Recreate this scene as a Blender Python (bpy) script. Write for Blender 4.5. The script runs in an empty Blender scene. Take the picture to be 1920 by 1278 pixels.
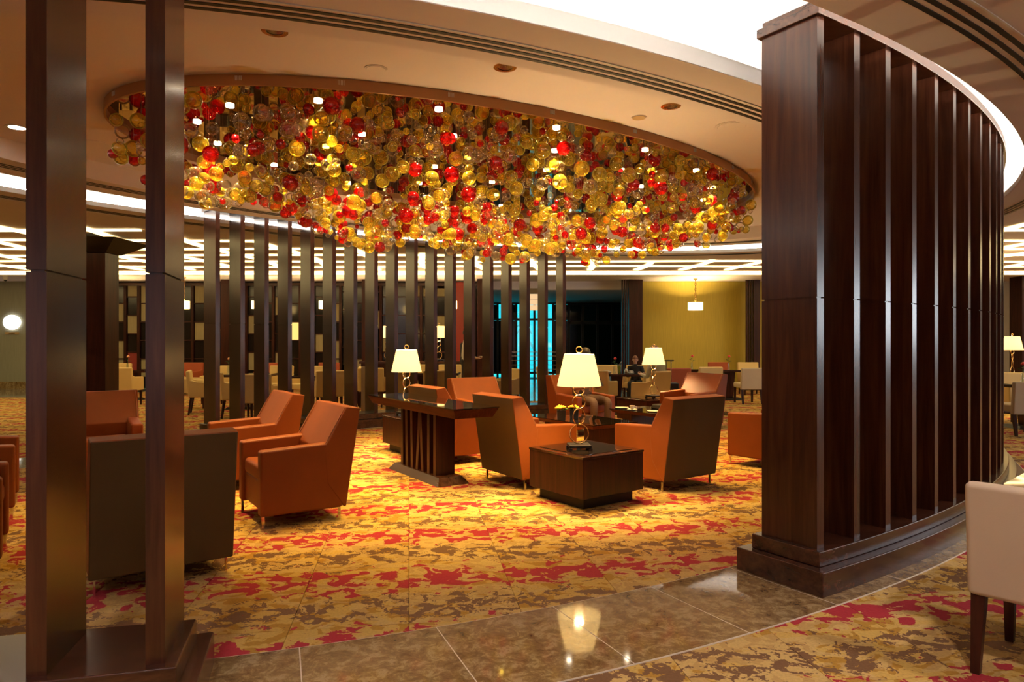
import bpy, bmesh, math, random
from mathutils import Vector, Matrix
random.seed(7)
R = math.radians
scn = bpy.context.scene
col = scn.collection

# ------------------------------------------------------------------ camera, world, large lights, exposure
cam_d = bpy.data.cameras.new('camera'); cam = bpy.data.objects.new('camera', cam_d); col.objects.link(cam)
cam.location = (0, 0, 1.45); cam.rotation_euler = (R(90), 0, 0)
cam_d.sensor_width = 36; cam_d.lens = 1300 / 1920 * 36; cam_d.clip_end = 200
scn.camera = cam
world = bpy.data.worlds.new('daylight'); scn.world = world; world.use_nodes = True
world.node_tree.nodes['Background'].inputs[0].default_value = (.02, .50, .58, 1)
world.node_tree.nodes['Background'].inputs[1].default_value = 2.0
vs = scn.view_settings; vs.view_transform = 'Standard'; vs.look = 'None'; vs.gamma = 1; vs.exposure = 0.2
vs.use_curve_mapping = False
scn.cycles.use_light_tree = False; scn.cycles.transparent_max_bounces = 14; scn.cycles.max_bounces = 5; scn.cycles.diffuse_bounces = 2; scn.cycles.glossy_bounces = 3; scn.cycles.transmission_bounces = 3
scn.cycles.adaptive_threshold = .03; scn.cycles.sample_clamp_indirect = 4.0; scn.cycles.caustics_reflective = False; scn.cycles.caustics_refractive = False

def area_light(name, loc, rot, sx, sy, power, color, spread=180):
    l = bpy.data.lights.new(name, 'AREA'); l.shape = 'RECTANGLE'; l.size = sx; l.size_y = sy
    l.energy = power; l.color = color; l.spread = R(spread)
    o = bpy.data.objects.new(name, l); col.objects.link(o); o.location = loc; o.rotation_euler = rot
    return o
# area lamp for daylight from unseen glazing assumed behind the photographer
area_light('concourse_daylight', (-3, -8.6, 1.7), (R(90), 0, 0), 13, 2.6, 80, (1, .86, .90))
# area lamp for daylight from unseen glazing assumed on the right
area_light('side_daylight', (18.4, 5.5, 2.25), (R(90), 0, R(90)), 10, 1.7, 480, (.85, .93, 1))

# ------------------------------------------------------------------ materials
def new_mat(name):
    m = bpy.data.materials.new(name); m.use_nodes = True
    nt = m.node_tree; return m, nt, nt.nodes['Principled BSDF']
def simple(name, c, rough=.5, metal=0, coat=0, emit=None, es=0, spec=None):
    m, nt, p = new_mat(name)
    p.inputs['Base Color'].default_value = (*c, 1); p.inputs['Roughness'].default_value = rough
    p.inputs['Metallic'].default_value = metal; p.inputs['Coat Weight'].default_value = coat
    if spec is not None: p.inputs['Specular IOR Level'].default_value = spec
    if emit: p.inputs['Emission Color'].default_value = (*emit, 1); p.inputs['Emission Strength'].default_value = es
    return m
def N(nt, t, **k):
    n = nt.nodes.new(t)
    for a, b in k.items(): setattr(n, a, b)
    return n
def ramp(nt, pts, interp='LINEAR'):
    n = nt.nodes.new('ShaderNodeValToRGB'); n.color_ramp.interpolation = interp
    e = n.color_ramp.elements
    while len(e) < len(pts): e.new(.5)
    for i, (p, c) in enumerate(pts): e[i].position = p; e[i].color = (*c, 1) if len(c) == 3 else c
    return n
def mth(nt, op, a, b=None, clamp=False):
    n = nt.nodes.new('ShaderNodeMath'); n.operation = op; n.use_clamp = clamp
    for i, v in enumerate((a, b)):
        if v is None: continue
        if isinstance(v, (int, float)): n.inputs[i].default_value = v
        else: nt.links.new(v, n.inputs[i])
    return n.outputs[0]
def mixc(nt, f, a, b):
    n = nt.nodes.new('ShaderNodeMix'); n.data_type = 'RGBA'
    if isinstance(f, (int, float)): n.inputs[0].default_value = f
    else: nt.links.new(f, n.inputs[0])
    for i, v in ((6, a), (7, b)):
        if isinstance(v, tuple): n.inputs[i].default_value = (*v, 1)
        else: nt.links.new(v, n.inputs[i])
    return n.outputs[2]
def bump(nt, p, h, strength=.2, dist=.01):
    b = N(nt, 'ShaderNodeBump'); b.inputs['Strength'].default_value = strength; b.inputs['Distance'].default_value = dist
    nt.links.new(h, b.inputs['Height']); nt.links.new(b.outputs[0], p.inputs['Normal'])

def wood(name, dark, light, rough=.28, axis='Z', scale=1.0, coat=.15, spec=.45):
    m, nt, p = new_mat(name)
    tc = N(nt, 'ShaderNodeTexCoord'); mp = N(nt, 'ShaderNodeMapping')
    s = {'Z': (14, 14, .9), 'X': (.9, 14, 14), 'Y': (14, .9, 14)}[axis]
    mp.inputs['Scale'].default_value = tuple(v * scale for v in s)
    oi = N(nt, 'ShaderNodeObjectInfo'); vm = N(nt, 'ShaderNodeVectorMath', operation='SCALE')
    cb = N(nt, 'ShaderNodeCombineXYZ')
    for i in range(3): nt.links.new(oi.outputs['Random'], cb.inputs[i])
    vm.inputs['Scale'].default_value = 37; nt.links.new(cb.outputs[0], vm.inputs[0])
    nt.links.new(vm.outputs[0], mp.inputs['Location'])
    nt.links.new(tc.outputs['Object'], mp.inputs[0])
    n1 = N(nt, 'ShaderNodeTexNoise'); n1.inputs['Scale'].default_value = 1.0; n1.inputs['Detail'].default_value = 7; n1.inputs['Distortion'].default_value = 1.3
    nt.links.new(mp.outputs[0], n1.inputs[0])
    n2 = N(nt, 'ShaderNodeTexNoise'); n2.inputs['Scale'].default_value = 7; n2.inputs['Detail'].default_value = 3
    nt.links.new(mp.outputs[0], n2.inputs[0])
    f = mth(nt, 'ADD', mth(nt, 'MULTIPLY', n1.outputs[0], .75), mth(nt, 'MULTIPLY', n2.outputs[0], .25))
    r = ramp(nt, [(.36, dark), (.52, tuple((a + b) / 2 for a, b in zip(dark, light))), (.64, light)])
    nt.links.new(f, r.inputs[0]); nt.links.new(r.outputs[0], p.inputs['Base Color'])
    p.inputs['Roughness'].default_value = rough; p.inputs['Coat Weight'].default_value = coat; p.inputs['Specular IOR Level'].default_value = spec; p.inputs['Coat Roughness'].default_value = .12
    bump(nt, p, f, .05, .002)
    return m

def leather(name, c, var=.25):
    m, nt, p = new_mat(name)
    tc = N(nt, 'ShaderNodeTexCoord')
    n = N(nt, 'ShaderNodeTexNoise'); n.inputs['Scale'].default_value = 3; n.inputs['Detail'].default_value = 4
    nt.links.new(tc.outputs['Object'], n.inputs[0])
    nt.links.new(mixc(nt, n.outputs[0], tuple(v * (1 - var) for v in c), tuple(v * (1 + var) for v in c)), p.inputs['Base Color'])
    v = N(nt, 'ShaderNodeTexVoronoi'); v.inputs['Scale'].default_value = 160; nt.links.new(tc.outputs['Object'], v.inputs[0])
    bump(nt, p, v.outputs[0], .12, .002)
    p.inputs['Roughness'].default_value = .5; p.inputs['Specular IOR Level'].default_value = .3
    return m

def carpet_mat():
    m, nt, p = new_mat('patterned_carpet')
    g = N(nt, 'ShaderNodeNewGeometry'); mp = N(nt, 'ShaderNodeMapping')
    mp.inputs['Rotation'].default_value = (0, 0, R(-CARPET_ROT)); nt.links.new(g.outputs['Position'], mp.inputs[0])
    sx = N(nt, 'ShaderNodeSeparateXYZ'); nt.links.new(mp.outputs[0], sx.inputs[0])
    X, Y = sx.outputs[0], sx.outputs[1]
    ix = mth(nt, 'FLOOR', mth(nt, 'DIVIDE', X, CTX)); iy = mth(nt, 'FLOOR', mth(nt, 'DIVIDE', Y, CTY))
    cell = N(nt, 'ShaderNodeCombineXYZ'); nt.links.new(ix, cell.inputs[0]); nt.links.new(iy, cell.inputs[1])
    wn = N(nt, 'ShaderNodeTexWhiteNoise'); nt.links.new(cell.outputs[0], wn.inputs[0])
    wc = N(nt, 'ShaderNodeSeparateColor'); nt.links.new(wn.outputs['Color'], wc.inputs[0])
    def noise(sxx, syy, seed, detail=3, dist=.6, rough=.55):
        a = N(nt, 'ShaderNodeCombineXYZ')
        nt.links.new(mth(nt, 'ADD', mth(nt, 'MULTIPLY', X, sxx), mth(nt, 'MULTIPLY', wc.outputs[0], 31)), a.inputs[0])
        nt.links.new(mth(nt, 'ADD', mth(nt, 'MULTIPLY', Y, syy), mth(nt, 'MULTIPLY', wc.outputs[1], 17)), a.inputs[1])
        a.inputs[2].default_value = seed
        n = N(nt, 'ShaderNodeTexNoise'); n.inputs['Scale'].default_value = 1; n.inputs['Detail'].default_value = detail
        n.inputs['Distortion'].default_value = dist; n.inputs['Roughness'].default_value = rough
        nt.links.new(a.outputs[0], n.inputs[0]); return n.outputs[0]
    # alternating bands of red and brown motifs
    b = mth(nt, 'ADD', mth(nt, 'DIVIDE', Y, CTY), mth(nt, 'MULTIPLY', wc.outputs[2], .12))
    cosb = mth(nt, 'COSINE', mth(nt, 'MULTIPLY', mth(nt, 'ADD', b, CPH), 2 * math.pi))
    fine = noise(70, 70, 9, 2, 0)
    n1 = noise(7.5, 9, 1, 2, .9, .5); n2 = noise(8.5, 10, 4, 3, 1.0, .55); n3 = noise(8, 9.5, 7, 2, .9, .4); n4 = noise(3, 6, 12, 2, 1.0)
    fz = mth(nt, 'MULTIPLY', mth(nt, 'SUBTRACT', fine, .5), .16)
    red = mth(nt, 'GREATER_THAN', mth(nt, 'ADD', mth(nt, 'ADD', n1, mth(nt, 'MULTIPLY', cosb, .15)), fz), .625)
    bro = mth(nt, 'GREATER_THAN', mth(nt, 'ADD', mth(nt, 'SUBTRACT', n2, mth(nt, 'MULTIPLY', cosb, .14)), mth(nt, 'MULTIPLY', fz, 1.8)), .635)
    gold2 = mth(nt, 'GREATER_THAN', mth(nt, 'ADD', n3, mth(nt, 'MULTIPLY', fz, .5)), .52)
    tone = mth(nt, 'GREATER_THAN', mth(nt, 'ADD', n4, mth(nt, 'MULTIPLY', wc.outputs[0], .2)), .6)
    c = mixc(nt, gold2, (.66, .43, .11), (.47, .26, .04))
    c = mixc(nt, mth(nt, 'MULTIPLY', tone, .5), c, (.66, .47, .20))
    c = mixc(nt, bro, c, (.19, .10, .045))
    c = mixc(nt, red, c, (.40, .035, .045))
    c = mixc(nt, mth(nt, 'MULTIPLY', mth(nt, 'SUBTRACT', fine, .35), 1.1, True), c, mixc(nt, .45, c, (.02, .01, .005)))
    nt.links.new(c, p.inputs['Base Color']); p.inputs['Roughness'].default_value = .95
    p.inputs['Specular IOR Level'].default_value = .1
    bump(nt, p, fine, .5, .006)
    return m
CARPET_ROT, CTX, CTY, CPH = 8.45, .595, .9, .18

def marble(name, c0, c1, c2, rough=.06):
    m, nt, p = new_mat(name)
    tc = N(nt, 'ShaderNodeNewGeometry')
    n = N(nt, 'ShaderNodeTexNoise'); n.inputs['Scale'].default_value = 13; n.inputs['Detail'].default_value = 10; n.inputs['Distortion'].default_value = .5; n.inputs['Roughness'].default_value = .78
    nt.links.new(tc.outputs['Position'], n.inputs[0])
    r = ramp(nt, [(.36, c0), (.5, c1), (.60, c2), (.66, c1)]); nt.links.new(n.outputs[0], r.inputs[0])
    nt.links.new(r.outputs[0], p.inputs['Base Color']); p.inputs['Roughness'].default_value = rough; p.inputs['Coat Weight'].default_value = .4
    p.inputs['Coat Roughness'].default_value = .03
    return m

def glass_ball(name, tint, body, bw, rimw=.9):
    m = bpy.data.materials.new(name); m.use_nodes = True; nt = m.node_tree; nt.nodes.clear()
    out = N(nt, 'ShaderNodeOutputMaterial'); tr = N(nt, 'ShaderNodeBsdfTransparent'); tr.inputs[0].default_value = (*tint, 1)
    gl = N(nt, 'ShaderNodeBsdfGlossy'); gl.inputs[0].default_value = (1, .95, .85, 1); gl.inputs['Roughness'].default_value = .03
    df = N(nt, 'ShaderNodeBsdfTranslucent'); df.inputs[0].default_value = (*body, 1)
    d2 = N(nt, 'ShaderNodeBsdfDiffuse'); d2.inputs[0].default_value = (*body, 1)
    a = N(nt, 'ShaderNodeMixShader'); a.inputs[0].default_value = .5; nt.links.new(df.outputs[0], a.inputs[1]); nt.links.new(d2.outputs[0], a.inputs[2])
    lw = N(nt, 'ShaderNodeLayerWeight'); lw.inputs[0].default_value = .25
    f = mth(nt, 'ADD', mth(nt, 'MULTIPLY', mth(nt, 'POWER', lw.outputs['Facing'], 2.2), rimw), bw, True)
    b = N(nt, 'ShaderNodeMixShader'); nt.links.new(f, b.inputs[0]); nt.links.new(tr.outputs[0], b.inputs[1]); nt.links.new(a.outputs[0], b.inputs[2])
    c = N(nt, 'ShaderNodeMixShader'); nt.links.new(mth(nt, 'ADD', mth(nt, 'MULTIPLY', lw.outputs['Fresnel'], .8), .06, True), c.inputs[0])
    nt.links.new(b.outputs[0], c.inputs[1]); nt.links.new(gl.outputs[0], c.inputs[2]); nt.links.new(c.outputs[0], out.inputs[0])
    return m

def shade_mat(name, c, glow):
    m = bpy.data.materials.new(name); m.use_nodes = True; nt = m.node_tree; nt.nodes.clear()
    out = N(nt, 'ShaderNodeOutputMaterial'); t = N(nt, 'ShaderNodeBsdfTranslucent'); t.inputs[0].default_value = (*c, 1)
    d = N(nt, 'ShaderNodeBsdfDiffuse'); d.inputs[0].default_value = (*c, 1)
    a = N(nt, 'ShaderNodeMixShader'); a.inputs[0].default_value = .35
    nt.links.new(t.outputs[0], a.inputs[1]); nt.links.new(d.outputs[0], a.inputs[2])
    em = N(nt, 'ShaderNodeEmission'); em.inputs[0].default_value = (1, .80, .40, 1); em.inputs[1].default_value = glow
    ad = N(nt, 'ShaderNodeAddShader'); nt.links.new(a.outputs[0], ad.inputs[0]); nt.links.new(em.outputs[0], ad.inputs[1]); nt.links.new(ad.outputs[0], out.inputs[0])
    return m
def fabric_wall(name, c):
    m, nt, p = new_mat(name)
    tc = N(nt, 'ShaderNodeNewGeometry'); mp = N(nt, 'ShaderNodeMapping'); mp.inputs['Scale'].default_value = (40, 40, 2)
    nt.links.new(tc.outputs['Position'], mp.inputs[0])
    n = N(nt, 'ShaderNodeTexNoise'); n.inputs['Scale'].default_value = 1; nt.links.new(mp.outputs[0], n.inputs[0])
    nt.links.new(mixc(nt, n.outputs[0], tuple(v * .8 for v in c), tuple(min(1, v * 1.15) for v in c)), p.inputs['Base Color'])
    p.inputs['Roughness'].default_value = .8
    return m

M = {}
M['walnut'] = wood('walnut', (.034, .0095, .0045), (.075, .024, .011), .26, coat=.06, spec=.32)
M['walnut_flat'] = wood('walnut_flat', (.032, .010, .005), (.085, .030, .015), .25, 'X')
M['wenge'] = wood('wenge', (.022, .0050, .0025), (.055, .013, .006), .36, coat=.03, spec=.22)
M['wenge_matte'] = wood('wenge_matte', (.035, .0075, .003), (.075, .018, .007), .55, 'X', coat=0, spec=.04)
M['black_wood'] = simple('black_wood', (.012, .006, .004), .45, spec=.25)
M['leather'] = leather('tan_leather', (.20, .043, .0035))
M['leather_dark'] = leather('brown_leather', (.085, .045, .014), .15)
M['cream'] = leather('cream_upholstery', (.66, .52, .34), .06)
M['cream_warm'] = leather('warm_cream_upholstery', (.80, .56, .23), .06)
M['rust'] = leather('rust_upholstery', (.42, .09, .03), .15)
M['piping'] = simple('piping', (.30, .10, .04), .5)
M['chrome'] = simple('chrome', (.75, .72, .68), .12, 1)
M['brass'] = simple('brass', (.80, .52, .22), .2, 1)
M['glass_top'] = simple('glass_top', (.02, .012, .008), .03, 0, 1)
M['table_top'] = simple('polished_table_top', (.045, .016, .008), .07, 0, 1)
M['ceiling'] = simple('ceiling_paint', (.80, .68, .66), .85)
M['cove'] = simple('cove_paint', (.88, .85, .80), .85)
M['black'] = simple('black', (.006, .006, .006), .6)
M['bronze'] = simple('bronze_rim', (.42, .22, .10), .38, .35)
M['mirror'] = simple('mirror_ceiling', (.62, .46, .28), .02, 1)
M['lamp_lens'] = simple('downlight_lens', (1, 1, 1), .5, emit=(1, .86, .62), es=28)
M['soft_lens'] = simple('concourse_lens', (1, 1, 1), .5, emit=(1, .86, .75), es=5)
M['cove_strip'] = simple('cove_strip', (1, 1, 1), .5, emit=(1, .92, .82), es=48)
M['light_line'] = simple('light_line', (1, 1, 1), .5, emit=(1, .77, .33), es=3.6)
M['white'] = simple('white_plastic', (.8, .78, .75), .5)
M['porcelain'] = simple('porcelain', (.85, .83, .78), .15)
M['carpet'] = carpet_mat()
M['marble'] = marble('brown_marble', (.13, .07, .025), (.27, .17, .065), (.46, .34, .16))
M['grout'] = simple('grout', (.75, .65, .48), .7)
M['grey_marble'] = marble('grey_marble', (.16, .17, .16), (.28, .29, .27), (.4, .4, .36), .08)
M['wall'] = fabric_wall('beige_wallcovering', (.42, .34, .24))
M['mustard'] = fabric_wall('mustard_wallcovering', (.60, .43, .06))
M['sage'] = fabric_wall('sage_wallcovering', (.34, .33, .24))
M['amber'] = glass_ball('amber_glass', (1, .86, .30), (1, .82, .12), .23, 1.3)
M['clear'] = glass_ball('clear_glass', (1, .97, .90), (1, .92, .66), .02, .8)
M['red'] = glass_ball('red_glass', (.9, .05, .06), (.72, .006, .02), .33, 1.0)
M['shade'] = shade_mat('lamp_shade_fabric', (.95, .82, .56), .55)
M['drum'] = shade_mat('drum_shade_fabric', (.95, .85, .62), 2.2)
M['wire'] = simple('wire', (.3, .25, .18), .4, 1)
M['panel_beige'] = fabric_wall('lattice_beige', (.40, .33, .18))
M['panel_dark'] = simple('lattice_dark', (.015, .010, .008), .15)
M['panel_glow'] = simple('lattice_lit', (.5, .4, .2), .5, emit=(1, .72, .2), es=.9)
M['panel_red'] = simple('lattice_red', (.30, .03, .02), .5)
M['leaf'] = simple('leaf', (.05, .14, .03), .5)
M['rose'] = simple('rose_petal', (.75, .05, .06), .5)
M['pale_rose'] = simple('pale_rose_petal', (.9, .42, .22), .5)
M['yellow'] = simple('yellow_petal', (.95, .55, .03), .5)
M['vase_glass'] = glass_ball('vase_glass', (.93, .97, .95), (.8, .8, .75), .03)
M['green_drink'] = simple('green_drink', (.45, .65, .05), .2)
M['skin'] = simple('skin', (.42, .20, .11), .5)
M['skin_light'] = simple('skin_light', (.62, .36, .25), .5)
M['hair_black'] = simple('hair_black', (.010, .008, .007), .5)
M['hair_auburn'] = simple('hair_auburn', (.17, .05, .018), .5)
M['shirt_white'] = simple('shirt_white', (.75, .70, .62), .7)
M['cloth_black'] = simple('cloth_black', (.012, .010, .010), .8)
M['trouser_brown'] = simple('trouser_brown', (.085, .045, .035), .8)
M['sweater'] = simple('sweater', (.62, .58, .44), .9)
M['plastic_black'] = simple('plastic_black', (.012, .012, .013), .3)
M['clock_face'] = simple('clock_face', (1, 1, 1), .4, emit=(1, .98, .95), es=3)
M['plate_tan'] = simple('plate_tan', (.55, .36, .16), .4)
M['sign_tan'] = simple('sign_tan', (.8, .6, .42), .5, emit=(1, .72, .45), es=.45)
M['sign_brown'] = simple('sign_brown', (.12, .08, .04), .5)
M['ink'] = simple('ink', (.01, .01, .01), .6)
M['pane'] = glass_ball('window_glass', (.85, .95, .97), (.05, .2, .25), .04, .25)
M['pane_dark'] = simple('dark_pane', (.006, .012, .016), .08)
M['pane_dim'] = simple('dim_blue_pane', (.01, .04, .07), .1)
M['jet_white'] = simple('apron_white', (.7, .8, .82), .5)

# ------------------------------------------------------------------ mesh helpers
class MB:
    def __init__(s): s.v = []; s.f = []
    def add(s, vs, fs):
        o = len(s.v); s.v += [tuple(v) for v in vs]; s.f += [tuple(i + o for i in f) for f in fs]; return s
    def box(s, cx, cy, cz, sx, sy, sz, rz=0):
        c, n = math.cos(rz), math.sin(rz); vs = []
        for z in (-.5, .5):
            for x, y in ((-.5, -.5), (.5, -.5), (.5, .5), (-.5, .5)):
                a, b = x * sx, y * sy; vs.append((cx + a * c - b * n, cy + a * n + b * c, cz + z * sz))
        return s.add(vs, [(3, 2, 1, 0), (4, 5, 6, 7), (0, 1, 5, 4), (1, 2, 6, 5), (2, 3, 7, 6), (3, 0, 4, 7)])
    def frustum(s, cx, cy, z0, z1, b, t, rz=0, dx=0, dy=0):
        c, n = math.cos(rz), math.sin(rz); vs = []
        for z, (sx, sy), ox, oy in ((z0, b, 0, 0), (z1, t, dx, dy)):
            for x, y in ((-.5, -.5), (.5, -.5), (.5, .5), (-.5, .5)):
                a, d = x * sx + ox, y * sy + oy; vs.append((cx + a * c - d * n, cy + a * n + d * c, z))
        return s.add(vs, [(3, 2, 1, 0), (4, 5, 6, 7), (0, 1, 5, 4), (1, 2, 6, 5), (2, 3, 7, 6), (3, 0, 4, 7)])
    def prism_x(s, poly, x0, x1):      # poly in (y,z), counter-clockwise seen from +x
        n = len(poly); vs = [(x0, y, z) for y, z in poly] + [(x1, y, z) for y, z in poly]
        fs = [tuple(range(n - 1, -1, -1)), tuple(range(n, 2 * n))]
        fs += [(i, (i + 1) % n, n + (i + 1) % n, n + i) for i in range(n)]
        return s.add(vs, fs)
    def lathe(s, prof, cx=0, cy=0, seg=20, cap=True):
        n = len(prof); vs = []; fs = []
        for r, z in prof:
            for k in range(seg):
                a = 2 * math.pi * k / seg; vs.append((cx + r * math.cos(a), cy + r * math.sin(a), z))
        for i in range(n - 1):
            for k in range(seg):
                k2 = (k + 1) % seg; fs.append((i * seg + k, i * seg + k2, (i + 1) * seg + k2, (i + 1) * seg + k))
        if cap:
            if prof[0][0] > 1e-5: fs.append(tuple(range(seg - 1, -1, -1)))
            if prof[-1][0] > 1e-5: fs.append(tuple((n - 1) * seg + k for k in range(seg)))
        return s.add(vs, fs)
    def tube(s, path, r, seg=8, closed=False):
        P = [Vector(p) for p in path]; n = len(P); rr = r if isinstance(r, (list, tuple)) else [r] * n; vs = []; fs = []
        up = None
        for i in range(n):
            t = (P[(i + 1) % n] - P[i - 1]) if closed else (P[min(i + 1, n - 1)] - P[max(i - 1, 0)])
            t.normalize()
            if up is None:
                up = Vector((0, 0, 1)) if abs(t.z) < .9 else Vector((1, 0, 0))
            a = t.cross(up).normalized(); b = a.cross(t).normalized(); up = b
            for k in range(seg):
                w = 2 * math.pi * k / seg; vs.append(P[i] + (a * math.cos(w) + b * math.sin(w)) * rr[i])
        for i in range(n if closed else n - 1):
            for k in range(seg):
                k2 = (k + 1) % seg; j = (i + 1) % n
                fs.append((i * seg + k, i * seg + k2, j * seg + k2, j * seg + k))
        if not closed: fs.append(tuple(range(seg - 1, -1, -1))); fs.append(tuple((n - 1) * seg + k for k in range(seg)))
        return s.add(vs, fs)
    def ball(s, c, r, seg=10, rings=7, sc=(1, 1, 1)):
        vs = [(c[0], c[1], c[2] - r * sc[2])]; fs = []
        for i in range(1, rings):
            a = -math.pi / 2 + math.pi * i / rings
            for k in range(seg):
                w = 2 * math.pi * k / seg
                vs.append((c[0] + r * sc[0] * math.cos(a) * math.cos(w), c[1] + r * sc[1] * math.cos(a) * math.sin(w), c[2] + r * sc[2] * math.sin(a)))
        vs.append((c[0], c[1], c[2] + r * sc[2])); top = len(vs) - 1
        for k in range(seg):
            k2 = (k + 1) % seg; fs.append((0, 1 + k2, 1 + k)); fs.append((top, top - seg + k, top - seg + k2))
            for i in range(rings - 2): fs.append((1 + i * seg + k, 1 + i * seg + k2, 1 + (i + 1) * seg + k2, 1 + (i + 1) * seg + k))
        return s.add(vs, fs)
    def ring_solid(s, inner, outer, z0, z1, closed=True):
        n = len(inner); vs = []
        for (a, b), (c, d) in zip(inner, outer): vs += [(a, b, z0), (c, d, z0), (c, d, z1), (a, b, z1)]
        fs = []
        for i in range(n if closed else n - 1):
            p, q = 4 * i, 4 * ((i + 1) % n)
            fs += [(p, p + 1, q + 1, q)[::-1], (p + 1, p + 2, q + 2, q + 1)[::-1], (p + 2, p + 3, q + 3, q + 2)[::-1], (p + 3, p, q, q + 3)[::-1]]
        if not closed:
            e = 4 * (n - 1); fs += [(0, 1, 2, 3), (e + 3, e + 2, e + 1, e)]
        return s.add(vs, fs)
    def mesh(s, name, mat, smooth=False):
        me = bpy.data.meshes.new(name); me.from_pydata(s.v, [], s.f)
        bm = bmesh.new(); bm.from_mesh(me); bmesh.ops.recalc_face_normals(bm, faces=bm.faces); bm.to_mesh(me); bm.free()
        if mat is not None: me.materials.append(mat)
        if smooth:
            for p in me.polygons: p.use_smooth = True
        return me
    def build(s, name, mat, parent=None, smooth=False, bevel=0, seg=2):
        me = s.mesh(name, mat, smooth or bevel > 0); o = bpy.data.objects.new(name, me); col.objects.link(o)
        if parent is not None: o.parent = parent
        if bevel:
            b = o.modifiers.new('bevel', 'BEVEL'); b.width = bevel; b.segments = seg; b.limit_method = 'ANGLE'; b.harden_normals = True
        elif smooth:
            auto_smooth(me)
        return o
def auto_smooth(me, ang=40):
    try: me.set_sharp_from_angle(angle=R(ang))
    except Exception: pass
def empty(name, loc=(0, 0, 0), rz=0):
    o = bpy.data.objects.new(name, None); col.objects.link(o); o.location = loc; o.rotation_euler = (0, 0, rz); o.empty_display_size = .1
    return o
def tag(o, label=None, cat=None, group=None, kind=None):
    if label: o['label'] = label
    if cat: o['category'] = cat
    if group: o['group'] = group
    if kind: o['kind'] = kind
    return o
def copy_tree(o, parent=None):
    c = o.copy(); col.objects.link(c); c.parent = parent
    for ch in list(o.children): copy_tree(ch, c)
    return c
def lamp_point(name, loc, power, color, radius=.04, parent=None):
    l = bpy.data.lights.new(name, 'POINT'); l.energy = power; l.color = color; l.shadow_soft_size = radius
    o = bpy.data.objects.new(name, l); col.objects.link(o); o.location = loc
    if parent is not None: o.parent = parent
    return o
def lamp_spot(name, loc, power, color, size=110, blend=.6, radius=.05, parent=None, rot=(0, 0, 0)):
    l = bpy.data.lights.new(name, 'SPOT'); l.energy = power; l.color = color; l.spot_size = R(size); l.spot_blend = blend; l.shadow_soft_size = radius
    o = bpy.data.objects.new(name, l); col.objects.link(o); o.location = loc; o.rotation_euler = rot
    if parent is not None: o.parent = parent
    return o

# ------------------------------------------------------------------ the oval plan of the lounge
CX, CY, TH = -.133, 8.218, .657
ct, st = math.cos(TH), math.sin(TH)
def ell(a, b, u): x, y = a * math.cos(u), b * math.sin(u); return (CX + ct * x - st * y, CY + st * x + ct * y)
def oval(a, b, n=160): return [ell(a, b, 2 * math.pi * i / n) for i in range(n)]
PA, PB = 7.465, 4.321                      # centre line of the slat screens
NS = 4000
_u = [2 * math.pi * i / NS for i in range(NS + 1)]
_p = [ell(PA, PB, u) for u in _u]
_s = [0.0]
for i in range(NS): _s.append(_s[-1] + math.dist(_p[i], _p[i + 1]))
LEN = _s[-1]
def frame_at(s):                           # point, tangent angle, outward normal at arc length s
    s %= LEN; lo, hi = 0, NS
    while hi - lo > 1:
        m = (lo + hi) // 2
        if _s[m] <= s: lo = m
        else: hi = m
    t = (s - _s[lo]) / (_s[hi] - _s[lo]); u = _u[lo] + t * (_u[hi] - _u[lo])
    p = ell(PA, PB, u); q = ell(PA, PB, u + 1e-4)
    a = math.atan2(q[1] - p[1], q[0] - p[0])
    return p, a, (math.sin(a), -math.cos(a))
def off(s, d): p, a, n = frame_at(s); return (p[0] + n[0] * d, p[1] + n[1] * d)
def find_s(pt):
    best = min(range(NS), key=lambda i: math.dist(_p[i], pt)); return _s[best]
def inside(a, b, x, y):
    dx, dy = x - CX, y - CY; t, n = ct * dx + st * dy, -st * dx + ct * dy
    return (t / a) ** 2 + (n / b) ** 2 < 1

# ------------------------------------------------------------------ floor
fl = MB().box(0, 7.5, -.06, 44, 37, .08).build('floor', M['carpet']); tag(fl, kind='structure')
cr = R(CARPET_ROT); cc, cs = math.cos(cr), math.sin(cr)
def c2w(x, y): return (x * cc - y * cs, x * cs + y * cc)
tiles = []
for i in range(-30, 31):
    for j in range(-2, 24):
        x, y = c2w((i + .5) * CTX, (j + .5) * CTY)
        if abs(x) > 19 or y < -3 or y > 20.6: continue
        vis = y > 2.0 and abs(x) < y * .76 + .5
        tiles.append((vis, y, i, j))
tiles.sort(key=lambda t: (not t[0], t[1]))
tm = MB().frustum(0, 0, -.02, 0, (CTX - .001, CTY - .001), (CTX - .003, CTY - .003)).mesh('carpet_tile', M['carpet'])
rest = MB()
for k, (vis, y, i, j) in enumerate(tiles):
    x, y = c2w((i + .5) * CTX, (j + .5) * CTY)
    if k < 300 and vis:
        o = bpy.data.objects.new('carpet_tile', tm); col.objects.link(o); o.parent = fl; o.location = (x, y, 0); o.rotation_euler = (0, 0, cr)
    else: rest.frustum(x, y, -.02, 0, (CTX - .001, CTY - .001), (CTX - .003, CTY - .003), cr)
ro = rest.build('carpet_tiles', M['carpet'], fl); tag(ro, kind='stuff')
# ring of marble under and between the screens
nm = round(LEN / .69)
gro = MB().ring_solid([off(LEN * i / 200, -.345) for i in range(200)], [off(LEN * i / 200, .405) for i in range(200)], -.02, .0055).build('marble_joint_bed', M['grout'], fl)
s_off = find_s((-.339, 3.39))
for k in range(nm):
    a, b = s_off + k * LEN / nm + .003, s_off + (k + 1) * LEN / nm - .003
    ss = [a + (b - a) * q / 4 for q in range(5)]
    MB().ring_solid([off(s, -.34) for s in ss], [off(s, .40) for s in ss], -.02, .006, False).build('marble_tile', M['marble'], fl)

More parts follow.
